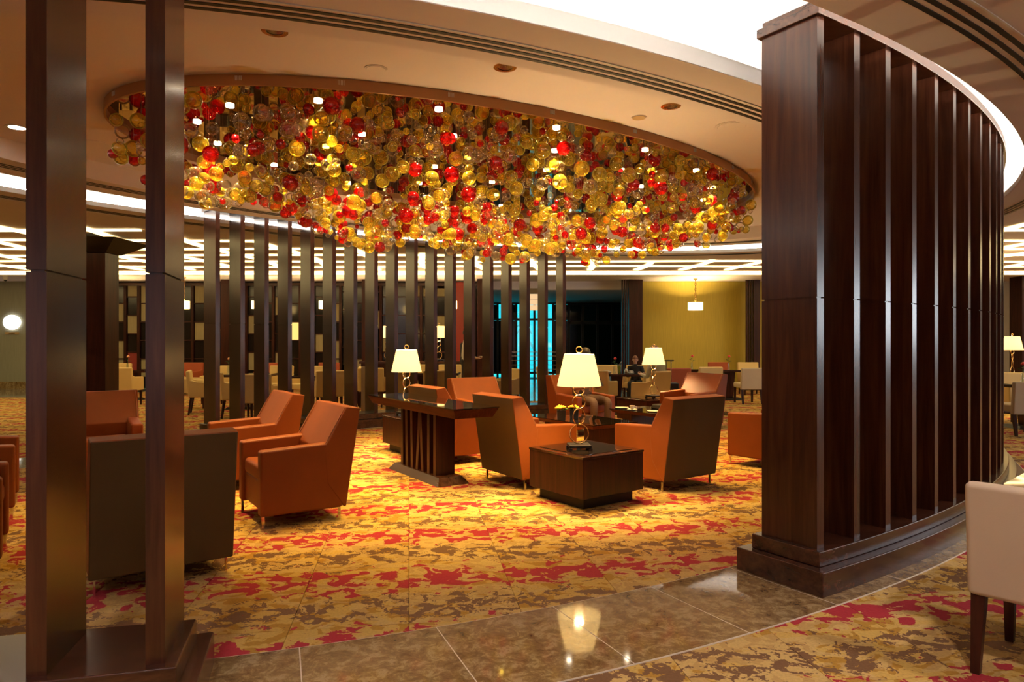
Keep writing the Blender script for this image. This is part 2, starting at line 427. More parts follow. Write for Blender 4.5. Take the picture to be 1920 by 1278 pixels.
# ------------------------------------------------------------------ ceilings
ZS, ZU, ZC = 3.256, 3.459, 3.78
SO, ST_, RIM, OU = (6.679, 3.787), (5.875, 3.198), (4.077, 2.113), (7.86, 4.703)
def annulus(a, b, z, n=160, up=False):
    vs = [(x, y, z) for x, y in oval(*a, n)] + [(x, y, z) for x, y in oval(*b, n)]
    return vs, [(i, (i + 1) % n, n + (i + 1) % n, n + i) for i in range(n)]
cl = MB().ring_solid(oval(*ST_), oval(*SO), ZS, ZS + .03)
cl.ring_solid(oval(SO[0] - .03, SO[1] - .03), oval(SO[0] - .001, SO[1] - .001), ZS + .002, ZS + .11)
cl.ring_solid(oval(ST_[0] - .001, ST_[1] - .001), oval(ST_[0] + .03, ST_[1] + .03), ZS + .002, ZU + .05)
cl.ring_solid(oval(*RIM), oval(ST_[0] - .002, ST_[1] - .002), ZU, ZU + .03)
cl = cl.build('ceiling', M['ceiling'], smooth=True); tag(cl, kind='structure')
# the raised cove ring over the screens
cv = MB().ring_solid(oval(SO[0] - .55, SO[1] - .55), oval(OU[0] + .5, OU[1] + .5), ZC, ZC + .05)
cv.ring_solid(oval(SO[0] - .6, SO[1] - .6), oval(SO[0] - .55, SO[1] - .55), ZS + .02, ZC + .05)
cv.ring_solid(oval(OU[0] + .5, OU[1] + .5), oval(OU[0] + .55, OU[1] + .55), ZS + .02, ZC + .05)
cv = cv.build('cove', M['cove'], cl, smooth=True)
MB().ring_solid(oval(SO[0] + .002, SO[1] + .002), oval(SO[0] + .006, SO[1] + .006), ZS + .002, ZS + .112).build('cove_lip', M['cove'], cl, smooth=True)
MB().ring_solid(oval(OU[0] - .006, OU[1] - .006), oval(OU[0] - .002, OU[1] - .002), ZS + .002, ZS + .062).build('cove_lip', M['cove'], cl, smooth=True)
# outer ceiling with an oval hole
n = 160; ov = oval(*OU, n); vs = []
X0, X1, Y0, Y1 = -19, 19, -9, 21
for (x, y) in ov:
    dx, dy = x - CX, y - CY; t = 1e9
    if dx > 1e-9: t = min(t, (X1 - CX) / dx)
    if dx < -1e-9: t = min(t, (X0 - CX) / dx)
    if dy > 1e-9: t = min(t, (Y1 - CY) / dy)
    if dy < -1e-9: t = min(t, (Y0 - CY) / dy)
    vs.append((CX + dx * t, CY + dy * t))
oc = MB().ring_solid(ov, vs, ZS, ZS + .03)
oc.ring_solid(oval(OU[0] + .001, OU[1] + .001), oval(OU[0] + .03, OU[1] + .03), ZS + .002, ZS + .06)
for cxn, cyn in ((X0, Y0), (X1, Y0), (X0, Y1), (X1, Y1)):
    pass
oc = oc.build('ceiling', M['ceiling']); tag(oc, kind='structure')
lid = MB().box(0, 6, 4.2, 38.4, 30.6, .05).build('ceiling', M['ceiling']); tag(lid, kind='structure')
# cove light strips resting behind the lips
for zs_, (a, b), lb in ((.032, (SO[0] - .16, SO[1] - .16), 'warm white cove light strip behind the inner ceiling lip'),
                        (.075, (OU[0] + .16, OU[1] + .16), 'warm white cove light strip behind the outer ceiling lip')):
    o = MB().ring_solid(oval(a, b, 120), oval(a + .05, b + .05, 120), ZS + zs_, ZS + zs_ + .03).build('cove_light', M['cove_strip']); tag(o, lb, 'light strip')
# linear slot diffusers: three black slots with a white trim
def slot_ring(a, b, label, trim):
    e = empty('slot_diffuser', (0, 0, 0)); tag(e, label, 'air diffuser')
    for k in (-1, 0, 1):
        MB().ring_solid(oval(a + .066 * k - .016, b + .066 * k - .016), oval(a + .066 * k + .016, b + .066 * k + .016), ZS - .004, ZS - .0005).build('slot', M['black'], e)
    MB().ring_solid(oval(a + trim - .006, b + trim - .006), oval(a + trim + .006, b + trim + .006), ZS - .006, ZS - .0005).build('trim', M['white'], e)
slot_ring(6.30, 3.40, 'triple black slot air diffuser curving round the inner ceiling', .12)
slot_ring(8.22, 5.065, 'triple black slot air diffuser curving round the outer ceiling', .12)

def unproj(px, py, z): d = (z - 1.45) * 1300 / (639 - py); return ((px - 960) / 1300 * d, d)
for px, py, lb in ((515, 58, 'nearest the left wooden posts'), (947, 126, 'above the middle of the lounge'), (1258, 199, 'nearest the right slat screen')):
    x, y = unproj(px, py, ZU); e = empty('downlight', (x, y, ZU)); tag(e, 'recessed ceiling downlight ' + lb, 'downlight', 'inner ceiling downlights')
    MB().lathe([(.055, -.004), (.085, -.004), (.085, .002), (.055, .002)], seg=24, cap=False).build('trim_ring', M['brass'], e, smooth=True)
    MB().lathe([(.0, -.001), (.055, -.001)], seg=24, cap=False).build('reflector', M['chrome'], e, smooth=True)
for px, py, r, nme, lb in ((705, 129, .085, 'ceiling_speaker', 'flush round ceiling speaker above the chandelier edge'), (1198, 220, .07, 'ceiling_speaker', 'pale round ceiling speaker right of the chandelier'),
                      (1372, 236, .15, 'ceiling_speaker', 'large grey round ceiling speaker beside the slat screen'), (174, 269, .15, 'ceiling_speaker', 'grey round ceiling speaker left of the chandelier')):
    x, y = unproj(px, py, ZU); e = empty(nme, (x, y, ZU)); tag(e, lb, 'speaker')
    MB().lathe([(0, -.008), (r * .85, -.008), (r * .85, 0)], seg=28).build('grille', M['plate_tan' if r == .07 else 'ceiling'], e, smooth=True)
    MB().lathe([(r * .87, 0), (r * .87, -.006), (r, -.006), (r, 0)], seg=28, cap=False).build('trim_ring', M['ceiling'], e, smooth=True)
x, y = unproj(32, 239, ZU); e = empty('downlight', (x, y, ZU)); tag(e, 'lit ceiling downlight at the far left behind the post', 'downlight')
MB().lathe([(.07, -.004), (.10, -.004), (.10, .002), (.07, .002)], seg=24, cap=False).build('trim_ring', M['white'], e)
MB().lathe([(0, -.002), (.07, -.002)], seg=24, cap=False).build('lens', M['lamp_lens'], e)

# downlights of the concourse ceiling around the photographer
for k, (x, y) in enumerate(((3.6, 2.0), (1.3, 1.0), (-1.2, .6), (5.4, 4.2), (-3.6, .8), (3.6, -1.6), (0, -2.4), (-3.4, -2.4), (7.6, 6.6), (-6.0, 1.6))):
    e = empty('concourse_downlight', (x, y, ZS)); tag(e, 'recessed downlight in the concourse ceiling around the photographer', 'downlight', 'concourse downlights')
    MB().lathe([(.07, -.004), (.10, -.004), (.10, .0), (.07, .0)], seg=24, cap=False).build('trim_ring', M['white'], e)
    MB().lathe([(0, -.002), (.07, -.002)], seg=24, cap=False).build('lens', M['soft_lens'], e)
    lamp_spot('concourse_spot', (0, 0, -.02), 190, (1, .84, .84), 110, .5, .06, e)

# ------------------------------------------------------------------ curved slat screens
PZ, TZ = .235, 3.35
slat_me = {}
def slat_mesh():
    b = MB(); g = .004
    b.box(0, 0, (PZ + 1.705 - g) / 2, .067, .38, 1.705 - g - PZ); b.box(0, 0, (1.705 + g + TZ) / 2, .067, .38, TZ - 1.705 - g)
    b.box(0, 0, 1.705, .045, .358, .012)
    return b.mesh('slat', M['walnut'])
SLAT = slat_mesh()
def screen(s0, nn, step, label, ext0=.13, ext1=.13):
    e = empty('slat_screen', (*frame_at(s0)[0], 0)); tag(e, label, 'screen')
    bx, by = frame_at(s0)[0]
    def strip(lo, hi, z0, z1, name, ex, mat):
        A, B = s0 - math.copysign(.0335 + ex, step), s0 + (nn - 1) * step + math.copysign(.0335 + ex, step)
        q = max(2, int(abs(B - A) / .15)); ss = [A + (B - A) * i / q for i in range(q + 1)]
        sh = lambda p: (p[0] - bx, p[1] - by)
        MB().ring_solid([sh(off(s, lo)) for s in ss], [sh(off(s, hi)) for s in ss], z0, z1, False).build(name, mat, e, bevel=.006, seg=1)
    strip(-.30, .30, 0, .145, 'plinth', .11, M['walnut_flat'])
    strip(-.235, .235, .145, PZ, 'plinth_cap', .045, M['walnut_flat'])
    strip(-.215, .215, TZ, TZ + .06, 'top_rail', .025, M['walnut_flat'])
    strip(-.19, .19, TZ + .06, TZ + .10, 'top_cap', .0, M['walnut_flat'])
    for k in range(nn):
        p, a, nrm = frame_at(s0 + k * step)
        o = bpy.data.objects.new('slat', SLAT); col.objects.link(o); o.parent = e; o.location = (p[0] - bx, p[1] - by, 0); o.rotation_euler = (0, 0, a)
    return e
STEP = LEN / round(LEN / .386)
sR = find_s((1.70, 4.24)); sRe = find_s((4.55, 12.3))
nR = int(((sRe - sR) % LEN) / STEP) + 1
screen(sR, nR, STEP, 'long curved walnut slat screen on the right, with tall end panel')
sL = find_s((-1.395, 2.80))
screen(sL, 8, -STEP, 'walnut slat screen whose two nearest posts frame the left side')
sB0 = find_s((-4.27, 10.03))
screen(sB0, 18, -.379, 'curved screen of eighteen dark posts at the back of the lounge')

# ------------------------------------------------------------------ bubble chandelier
ch = empty('bubble_chandelier', (CX, CY, ZU)); tag(ch, 'oval chandelier of red, amber and clear glass bubbles under a mirrored ceiling', 'chandelier')
sh = lambda P: [(x - CX, y - CY) for x, y in P]
MB().ring_solid(sh(oval(RIM[0] - .015, RIM[1] - .015)), sh(oval(RIM[0] + .004, RIM[1] + .004)), -.085, .012).build('rim', M['bronze'], ch, smooth=True)
MB().add([(x, y, -.012) for x, y in sh(oval(RIM[0] - .016, RIM[1] - .016, 120))], [tuple(range(120))]).build('mirror_panel', M['mirror'], ch)
vent = MB()
for q in range(5): vent.box((q - 2) * .011, 0, 0, .005, .006, .035)
vm = vent.mesh('vent_slots', M['white'])
for k in range(26):
    u = 2 * math.pi * (k + .5) / 26; x, y = ell(RIM[0] + .006, RIM[1] + .006, u); x2, y2 = ell(RIM[0], RIM[1], u + .001)
    o = bpy.data.objects.new('vent', vm); col.objects.link(o); o.parent = ch; o.location = (x - CX, y - CY, -.032); o.rotation_euler = (0, 0, math.atan2(y2 - ell(RIM[0], RIM[1], u)[1], x2 - ell(RIM[0], RIM[1], u)[0]))
lens = MB().lathe([(.0, 0), (.034, 0), (.034, .012)], seg=16, cap=False).mesh('downlight_lens', M['lamp_lens'])
k = 0
for ri, cnt in ((.22, 5), (.52, 11), (.82, 17)):
    for q in range(cnt):
        u = 2 * math.pi * (q + .3 * ri) / cnt; x, y = ell(RIM[0] * ri, RIM[1] * ri, u)
        o = bpy.data.objects.new('downlight_lens', lens); col.objects.link(o); o.parent = ch; o.location = (x - CX, y - CY, -.026)
        lamp_spot('chandelier_spot', (x - CX, y - CY, -.04), 185, (1, .64, .20), 80, .7, .04, ch)
        k += 1
rnd = random.Random(11)
balls = []
while len(balls) < 1650:
    r = math.sqrt(rnd.random()) * .985; u = rnd.random() * 2 * math.pi
    x, y = ell(RIM[0] * r, RIM[1] * r, u)
    drop = .40 + .56 * (1 - r * r)
    zb = -.06 - drop * (.93 + .14 * math.sin(3.1 * x + 1.7 * y))
    z = zb + (rnd.random() ** 1.55) * (-.09 - zb)
    rad = rnd.choice((.030, .036, .042, .048, .054, .060, .066, .072))
    if z > -.1 - rad: z = -.1 - rad
    c = rnd.random(); kind = 'amber' if c < .46 else 'clear' if c < .76 else 'red'
    if any((x - q[0]) ** 2 + (y - q[1]) ** 2 + (z - q[2]) ** 2 < ((rad + q[3]) * .8) ** 2 for q in balls): continue
    balls.append((x, y, z, rad, kind))
balls.sort(key=lambda q: -q[3] / q[1])
bm = bmesh.new(); bmesh.ops.create_icosphere(bm, subdivisions=3, radius=1); me = bpy.data.meshes.new('globe'); bm.to_mesh(me); bm.free()
for p in me.polygons: p.use_smooth = True
bm = bmesh.new(); bmesh.ops.create_icosphere(bm, subdivisions=2, radius=1)
lv = [v.co.copy() for v in bm.verts]; lf = [tuple(v.index for v in f.verts) for f in bm.faces]; bm.free()
GL = {}
for kk in ('amber', 'clear', 'red'):
    GL[kk] = me.copy(); GL[kk].materials.append(M[kk])
GN = {'amber': 'amber_glass_globe', 'clear': 'clear_glass_globe', 'red': 'red_glass_globe'}
left_over = {q: MB() for q in GL}; cntk = {q: 0 for q in GL}
wires = MB()
for (x, y, z, rad, kind) in balls:
    X, Y = x - CX, y - CY
    if cntk[kind] < 300:
        cntk[kind] += 1
        o = bpy.data.objects.new(GN[kind], GL[kind]); col.objects.link(o); o.parent = ch; o.location = (X, Y, z); o.scale = (rad,) * 3
    else:
        left_over[kind].add([(X + v.x * rad, Y + v.y * rad, z + v.z * rad) for v in lv], lf)
    if rnd.random() < .3: wires.add([(X + .0005, Y, z + rad), (X - .0003, Y + .0004, z + rad), (X - .0003, Y - .0004, z + rad), (X + .0005, Y, -.012), (X - .0003, Y + .0004, -.012), (X - .0003, Y - .0004, -.012)],
              [(0, 1, 4, 3), (1, 2, 5, 4), (2, 0, 3, 5)])
for q, b in left_over.items():
    if b.v: tag(b.build(GN[q] + 's', M[q], ch, smooth=True), kind='stuff')
tag(wires.build('hanging_wires', M['wire'], ch), kind='stuff')

# ------------------------------------------------------------------ lounge armchairs
def make_armchair():
    e = empty('leather_armchair')
    MB().box(0, -.06, .235, .56, .60, .23).build('base_frame', M['leather'], e, bevel=.012)
    MB().prism_x([(-.37, .345), (.20, .33), (.20, .45), (-.37, .475)], -.272, .272).build('seat_cushion', M['leather'], e, bevel=.035, seg=3)
    for s in (-1, 1):
        x0, x1 = sorted((s * .275, s * .385))
        MB().prism_x([(-.39, .10), (.255, .10), (.30, .60), (.12, .63), (-.39, .605)], x0, x1).build('arm', M['leather'], e, bevel=.022, seg=3)
    bk = MB()
    bk.prism_x([(.13, .30), (.265, .105), (.285, .105), (.405, .90), (.285, .915), (.10, .58)], -.388, .388)
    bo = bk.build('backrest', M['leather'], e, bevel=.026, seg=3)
    bo.data.materials.append(M['leather_dark'])          # rear-facing faces take a darker brown
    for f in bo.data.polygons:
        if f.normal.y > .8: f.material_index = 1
    for s in (-1, 1):                                     # piping along the edges of the back
        MB().tube([(s * .372, .095, .59), (s * .372, .20, .775), (s * .366, .278, .905)], .005, 6).build('piping', M['piping'], bo, smooth=True)
    for sx in (-1, 1):
        MB().box(sx * .355, -.365, .05, .010, .022, .10).build('leg', M['chrome'], e)
        MB().box(sx * .355, .235, .05, .010, .022, .10).build('leg', M['chrome'], e)
    return e
UA = math.atan2(.547, .837); U = (math.cos(UA), math.sin(UA)); V = (-U[1], U[0])
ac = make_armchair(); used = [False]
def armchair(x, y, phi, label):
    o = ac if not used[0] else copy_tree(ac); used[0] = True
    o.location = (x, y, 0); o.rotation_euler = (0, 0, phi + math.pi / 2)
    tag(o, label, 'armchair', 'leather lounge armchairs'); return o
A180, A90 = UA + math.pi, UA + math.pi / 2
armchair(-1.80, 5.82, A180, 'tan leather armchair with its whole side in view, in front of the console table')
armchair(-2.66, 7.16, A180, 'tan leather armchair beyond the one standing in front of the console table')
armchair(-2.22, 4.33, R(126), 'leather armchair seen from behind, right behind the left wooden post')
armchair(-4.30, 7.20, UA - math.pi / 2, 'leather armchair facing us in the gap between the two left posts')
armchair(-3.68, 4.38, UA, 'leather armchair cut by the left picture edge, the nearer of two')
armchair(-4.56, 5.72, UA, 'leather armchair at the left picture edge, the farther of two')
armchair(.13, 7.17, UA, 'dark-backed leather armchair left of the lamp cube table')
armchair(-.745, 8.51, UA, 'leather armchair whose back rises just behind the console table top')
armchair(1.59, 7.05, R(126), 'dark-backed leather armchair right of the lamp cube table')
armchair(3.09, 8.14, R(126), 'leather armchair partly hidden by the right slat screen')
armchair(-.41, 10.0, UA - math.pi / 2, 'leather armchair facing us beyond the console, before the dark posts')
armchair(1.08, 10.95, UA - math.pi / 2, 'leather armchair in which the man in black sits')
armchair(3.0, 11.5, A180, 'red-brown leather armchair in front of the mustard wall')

# ------------------------------------------------------------------ lounge tables
def cube_table(x, y, rz, label):
    e = empty('cube_side_table', (x, y, 0), rz); tag(e, label, 'side table', 'cube side tables')
    MB().box(0, 0, .05, .60, .60, .10).build('plinth', M['black_wood'], e)
    MB().box(0, 0, .27, .74, .74, .34).build('body', M['wenge'], e, bevel=.004, seg=1)
    MB().box(0, 0, .451, .75, .75, .022).build('top', M['table_top'], e, bevel=.004, seg=1)
    MB().box(0, .0, .4645, .60, .60, .005).build('glass_inlay', M['glass_top'], e)
    return e
cube_table(.68, 6.40, R(36.5), 'nearest dark wooden cube side table carrying the brightest lamp')
cube_table(-1.22, 9.17, UA, 'dark wooden cube side table with a lamp, behind the console table')
cube_table(2.35, 12.05, UA, 'dark wooden cube side table with a lamp, before the mustard wall')
def low_table(x, y, L, W, label):
    e = empty('coffee_table', (x, y, 0), UA + math.pi / 2); tag(e, label, 'coffee table', 'low coffee tables')
    MB().frustum(0, 0, .405, .45, (L - .08, W - .08), (L, W)).build('top', M['wenge_matte'], e, bevel=.003, seg=1)
    MB().box(0, 0, .454, L - .004, W - .004, .008).build('glass_sheet', M['glass_top'], e)
    for s in (-1, 1):
        MB().box(s * (L / 2 - .30), 0, .21, .06, W * .62, .39).build('leg_panel', M['wenge'], e)
    MB().box(0, 0, .018, L * .7, W * .55, .036).build('base', M['wenge'], e, bevel=.008, seg=1)
    return e
low_table(.86, 8.92, 1.42, .72, 'glass-topped low table with two small flower pots behind the lamp')
low_table(2.10, 9.85, 1.35, .72, 'low table with a cup, plates and a black bag')
low_table(-3.05, 5.85, 1.2, .7, 'low table between the armchairs behind the left posts')
# console
e = empty('console_table', (-.92, 7.48, 0), UA + math.pi / 2); tag(e, 'long dark console table standing on a slatted pedestal', 'console table')
MB().frustum(0, 0, .715, .805, (2.06, .41), (2.15, .50)).build('top', M['wenge_matte'], e, bevel=.003, seg=1)
MB().box(0, 0, .81, 2.15, .50, .010).build('glass_sheet', M['glass_top'], e)
MB().frustum(0, 0, 0, .075, (1.24, .36), (1.08, .26)).build('foot', M['walnut_flat'], e)
for k, (x, tilt) in enumerate(((-.40, 0), (-.26, .0), (-.12, .06), (.02, -.07), (.14, .02), (.27, .02), (.40, 0))):
    MB().frustum(x, 0, .07, .74, (.055, .22), (.055, .22), 0, tilt).build('pedestal_slat', M['wenge'], e)

# ------------------------------------------------------------------ ring lamps
def ring_lamp(x, y, z, label, s=1.0, power=16, drum=False):
    e = empty('ring_lamp', (x, y, z), rnd.random()); e.scale = (s, s, s); tag(e, label, 'lamp', 'stacked ring lamps')
    base = MB().box(0, 0, .035, .20, .20, .025)
    base.build('base', M['black_wood'], e, bevel=.004, seg=1)
    for a, b in ((-.09, -.09), (.09, -.09), (.09, .09), (-.09, .09)): MB().box(a, b, .011, .03, .03, .022).build('foot', M['black_wood'], e)
    z0 = .055
    for rr, tilt, yaw in ((.086, 8, 10), (.073, 0, 95), (.062, -16, 40), (.050, 4, -20)):
        pth = []
        for k in range(28):
            a = 2 * math.pi * k / 28; p = Vector((rr * math.cos(a), 0, rr * math.sin(a)))
            p.rotate(Matrix.Rotation(R(tilt), 3, 'Y')); p.rotate(Matrix.Rotation(R(yaw * .35), 3, 'Z')); pth.append((p.x, p.y, p.z + z0 + rr))
        MB().tube(pth, .0055, 8, True).build('ring', M['brass'], e, smooth=True)
        z0 += 2 * rr - .002
    MB().tube([(0, 0, z0 - .01), (0, 0, .86)], .005).build('stem', M['brass'], e)
    rb, rt = (.20, .135) if not drum else (.11, .11)
    prof = [(rb, .575), (rt, .865), (rt - .004, .865), (rb - .004, .575)]
    MB().lathe(prof, seg=40, cap=False).build('lamp_shade', M['shade'], e, smooth=True)
    pth = [(.028 * math.cos(2 * math.pi * k / 20), 0, .905 + .028 * math.sin(2 * math.pi * k / 20)) for k in range(20)]
    MB().tube(pth, .004, 6, True).build('finial_ring', M['brass'], e, smooth=True)
    MB().ball((0, 0, .72), .035).build('bulb', simple('bulb', (1, 1, 1), .5, emit=(1, .78, .45), es=20), e, smooth=True)
    lamp_point('lamp_light', (0, 0, .79), power * .55, (1, .72, .32), .05, e)
    lamp_point('lamp_light', (0, 0, .69), power * .45, (1, .72, .32), .05, e)
    return e
ring_lamp(.61, 6.30, .467, 'brightest and nearest brass ring lamp with a cream tapered shade', 1.0, 190)
ring_lamp(-1.40, 9.20, .467, 'brass ring lamp with cream shade behind the console table', 1.0, 190)
ring_lamp(2.45, 12.0, .467, 'brass ring lamp with cream shade before the mustard wall', 1.0, 190)

# ------------------------------------------------------------------ dining chairs and tables
def make_dining_chair(name, mat):
    e = empty(name)
    MB().prism_x([(-.27, .34), (.22, .34), (.22, .47), (-.27, .48)], -.225, .225).build('seat', mat, e, bevel=.03, seg=3)
    MB().prism_x([(.20, .34), (.275, .34), (.33, .86), (.255, .87)], -.285, .285).build('backrest', mat, e, bevel=.025, seg=3)
    for s in (-1, 1):
        x0, x1 = sorted((s * .222, s * .285))
        MB().prism_x([(-.25, .34), (.25, .34), (.285, .70), (.14, .655), (-.24, .64)], x0, x1).build('arm', mat, e, bevel=.02, seg=2)
        MB().frustum(s * .225, -.22, 0, .35, (.032, .032), (.05, .05)).build('leg', M['wenge'], e)
        MB().frustum(s * .235, .275, 0, .35, (.032, .032), (.05, .05), 0, 0, -.05).build('leg', M['wenge'], e)
    return e
def make_side_chair(name, mat):
    e = empty(name)
    MB().prism_x([(-.25, .36), (.22, .36), (.22, .47), (-.25, .48)], -.235, .235).build('seat', mat, e, bevel=.03, seg=3)
    MB().prism_x([(.19, .33), (.275, .33), (.32, .83), (.245, .835)], -.265, .265).build('backrest', mat, e, bevel=.024, seg=3)
    for s in (-1, 1):
        MB().frustum(s * .21, -.21, 0, .37, (.034, .034), (.052, .052)).build('leg', M['wenge'], e)
        MB().frustum(s * .225, .29, 0, .345, (.034, .034), (.055, .055), 0, 0, -.06).build('leg', M['wenge'], e)
    return e
proto = {}
def dchair(kind, x, y, deg, label, group='dining chairs'):
    mk = {'cream': lambda: make_dining_chair('dining_armchair', M['cream_warm']), 'rust': lambda: make_dining_chair('tub_chair', M['rust']), 'side': lambda: make_side_chair('dining_chair', M['cream'])}[kind]
    if kind not in proto: proto[kind] = o = mk()
    else: o = copy_tree(proto[kind])
    o.location = (x, y, 0); o.rotation_euler = (0, 0, R(deg + 90)); tag(o, label, 'chair', group); return o
def dtable(x, y, L, W, rz, label, glass=False):
    e = empty('dining_table', (x, y, 0), R(rz)); tag(e, label, 'table', 'dining tables')
    MB().box(0, 0, .715, L, W, .045).build('top', M['wenge'], e, bevel=.004, seg=1)
    MB().box(0, 0, .7415, L - .03, W - .03, .008).build('glass_sheet', M['glass_top'], e)
    MB().frustum(0, 0, .05, .695, (.16, .16), (.26, .26)).build('pedestal', M['wenge'], e)
    MB().frustum(0, 0, 0, .05, (.62, .52), (.50, .40)).build('foot', M['black_wood'], e)
    return e
def P(px, d): return ((px - 960) / 1300 * d, d)
# right foreground
dchair('side', 2.395, 3.06, 42, 'cream dining chair with dark legs at the right foreground edge')
dtable(2.93, 3.36, .8, .8, 42, 'glass-topped table behind the cream chair in the right foreground')
# right behind the slat screen
dchair('side', *P(1912, 10.8), 85, 'cream dining chair from behind, between slat screen and right picture edge')
dtable(*P(1925, 11.6), 1.0, .8, 0, 'dark table by the ring lamp at the right picture edge')
dchair('cream', *P(1908, 12.6), 265, 'cream dining chair facing us below the ring lamp at the right edge')
t_ = empty('lamp_console', (*P(1901, 14.0), 0)); tag(t_, 'dark console carrying the ring lamp at the right picture edge', 'console table')
MB().box(0, 0, .70, 1.2, .4, .04).build('top', M['wenge'], t_); MB().box(0, 0, .35, 1.0, .32, .66).build('body', M['wenge'], t_)
ring_lamp(*P(1898, 13.9), .72, 'brass ring lamp with cream shade at the right picture edge', .95, 110)

# behind the back screen, left to right
dchair('cream', *P(362, 15.0), 20, 'cream dining armchair left of the first dark post, the farther of two')
dchair('cream', *P(384, 13.9), 20, 'cream dining armchair left of the first dark post, the nearer of two')
dtable(*P(455, 14.9), 1.3, .8, 5, 'dark dining table holding a rose vase behind the leftmost dark posts')
dchair('cream', *P(436, 13.3), 40, 'cream dining armchair between the first and second dark posts')
dchair('cream', *P(488, 12.6), 92, 'cream dining armchair seen from behind, between second and third dark posts')
dchair('cream', *P(405, 16.2), 270, 'cream dining chair facing us across the leftmost dining table')
dchair('cream', *P(520, 16.2), 268, 'cream dining chair at the far right end of the leftmost dining table')
dtable(*P(580, 14.4), 1.0, .7, 5, 'dark dining table behind the third to fifth dark posts')
dchair('cream', *P(612, 14.0), 120, 'cream dining armchair behind the fifth dark post')
dchair('cream', *P(574, 16.0), 250, 'cream dining chair facing us behind the fourth dark post')
dchair('cream', *P(650, 15.6), 190, 'cream dining armchair between the sixth and seventh dark posts')
dchair('rust', *P(352, 18.6), 265, 'rust tub chair by the lattice wall near the left post')
dchair('rust', *P(500, 18.4), 275, 'rust tub chair by the lattice wall behind the third dark post')
dchair('rust', *P(612, 18.6), 270, 'rust tub chair by the lattice wall behind the fifth dark post')
dchair('rust', *P(190, 19.0), 275, 'rust tub chair by the lattice wall left of the second wooden post')
dtable(*P(240, 17.0), 1.2, .8, 0, 'dining table with a pale rose, seen between the two left posts')
dchair('cream', *P(236, 15.6), 92, 'cream dining chair from behind, seen between the two left posts')
dchair('cream', *P(215, 18.0), 270, 'cream dining chair facing us, seen between the two left posts')
dchair('cream', *P(700, 15.4), 90, 'cream dining armchair behind the eighth dark post')
dtable(*P(795, 15.6), 1.6, .8, 0, 'dark dining table behind the lamp of the cube table')
dchair('cream', *P(755, 14.1), 90, 'cream dining armchair behind the lamp by the console')
dchair('cream', *P(822, 14.1), 92, 'cream dining armchair seen low between the posts left of the waiter')
dchair('cream', *P(790, 17.0), 270, 'cream dining chair facing us left of the waiter')
dchair('cream', *P(842, 17.0), 270, 'cream dining chair facing us just beside the waiter')
dchair('cream', *P(944, 14.6), 200, 'cream dining armchair between dark posts right of the waiter')
dchair('cream', *P(1038, 15.8), 20, 'cream dining armchair beside the last dark posts')
# low cream partition seen beside a post
o = MB().box(0, 0, .48, .30, .10, .96).build('low_partition', M['cream']); o.location = (*P(693, 13.2), 0); tag(o, 'low cream upholstered partition end beside the eighth dark post', 'partition')
# right dining group
dtable(*P(1155, 15.2), 1.05, .85, 0, 'dining table where the child sits, with rose, drink and cups')
dchair('cream', *P(1139, 16.7), 268, 'cream dining chair facing us behind the green drink')
dchair('cream', *P(1126, 14.0), 60, 'cream dining armchair behind the man in black')
dchair('cream', *P(1218, 13.7), 130, 'cream dining armchair seen from behind with a person in a pale jumper')
dchair('cream', *P(1192, 16.5), 250, 'cream dining armchair the child sits on')
dchair('rust', *P(1262, 15.2), 100, 'rust tub chair beside the upright suitcase')
dtable(*P(1296, 17.6), .7, .7, 0, 'dark dining table with one rose left before the mustard wall')
dtable(*P(1366, 17.2), .8, .7, 0, 'dark dining table with one rose right before the mustard wall')
dchair('cream', *P(1322, 15.9), 100, 'cream dining armchair before the mustard wall, between the two rose tables')
dchair('side', *P(1401, 16.2), 95, 'cream side chair from behind next to the right reeded pilaster')
dchair('cream', *P(1408, 18.8), 268, 'cream dining chair facing us next to the right reeded pilaster')
dchair('rust', *P(1350, 18.9), 262, 'rust tub chair against the mustard wall')
# sideboard with the two tall lamps behind the posts
t_ = empty('sideboard', (*P(775, 17.9), 0)); tag(t_, 'dark sideboard carrying two lamps behind the back posts', 'sideboard')
MB().box(0, 0, .45, 2.6, .45, .84).build('body', M['wenge'], t_); MB().box(0, 0, .90, 2.7, .5, .06).build('top', M['walnut_flat'], t_)
ring_lamp(*P(727, 17.9), .93, 'ring lamp with a white drum shade behind the back posts', 1.05, 100, True)
ring_lamp(*P(823, 17.9), .93, 'ring lamp with a tapered shade half hidden by a back post', 1.05, 100)

# ------------------------------------------------------------------ small things
def rose(x, y, z, label, petal='rose'):
    e = empty('rose_vase', (x, y, z)); tag(e, label, 'vase')
    MB().lathe([(.028, 0), (.03, .02), (.022, .09), (.018, .16), (.022, .17)], seg=14).build('vase', M['vase_glass'], e, smooth=True)
    MB().tube([(0, 0, .02), (.006, 0, .15), (.014, .005, .30)], .004, 6).build('stem', M['leaf'], e, smooth=True)
    lf_ = MB()
    for a, zz in ((0, .19), (2.2, .22), (4.1, .25)):
        c, s_ = math.cos(a), math.sin(a); lf_.add([(0.01, 0, zz), (.04 * c - .02 * s_, .04 * s_ + .02 * c, zz + .03), (.085 * c, .085 * s_, zz + .02), (.04 * c + .02 * s_, .04 * s_ - .02 * c, zz + .02)], [(0, 1, 2, 3)])
    lf_.build('leaves', M['leaf'], e)
    fb = MB().ball((.016, .005, .33), .024, 10, 7, (1, 1, 1.2))
    for a in range(5): fb.ball((.016 + .017 * math.cos(a * 1.26), .005 + .017 * math.sin(a * 1.26), .322), .017, 8, 6, (1, 1, 1.3))
    fb.build('bloom', M[petal], e, smooth=True); return e
rose(*P(1297, 17.5), .746, 'red rose in a glass vase, left one before the mustard wall')
rose(*P(1366, 17.1), .746, 'red rose in a glass vase, right one before the mustard wall')
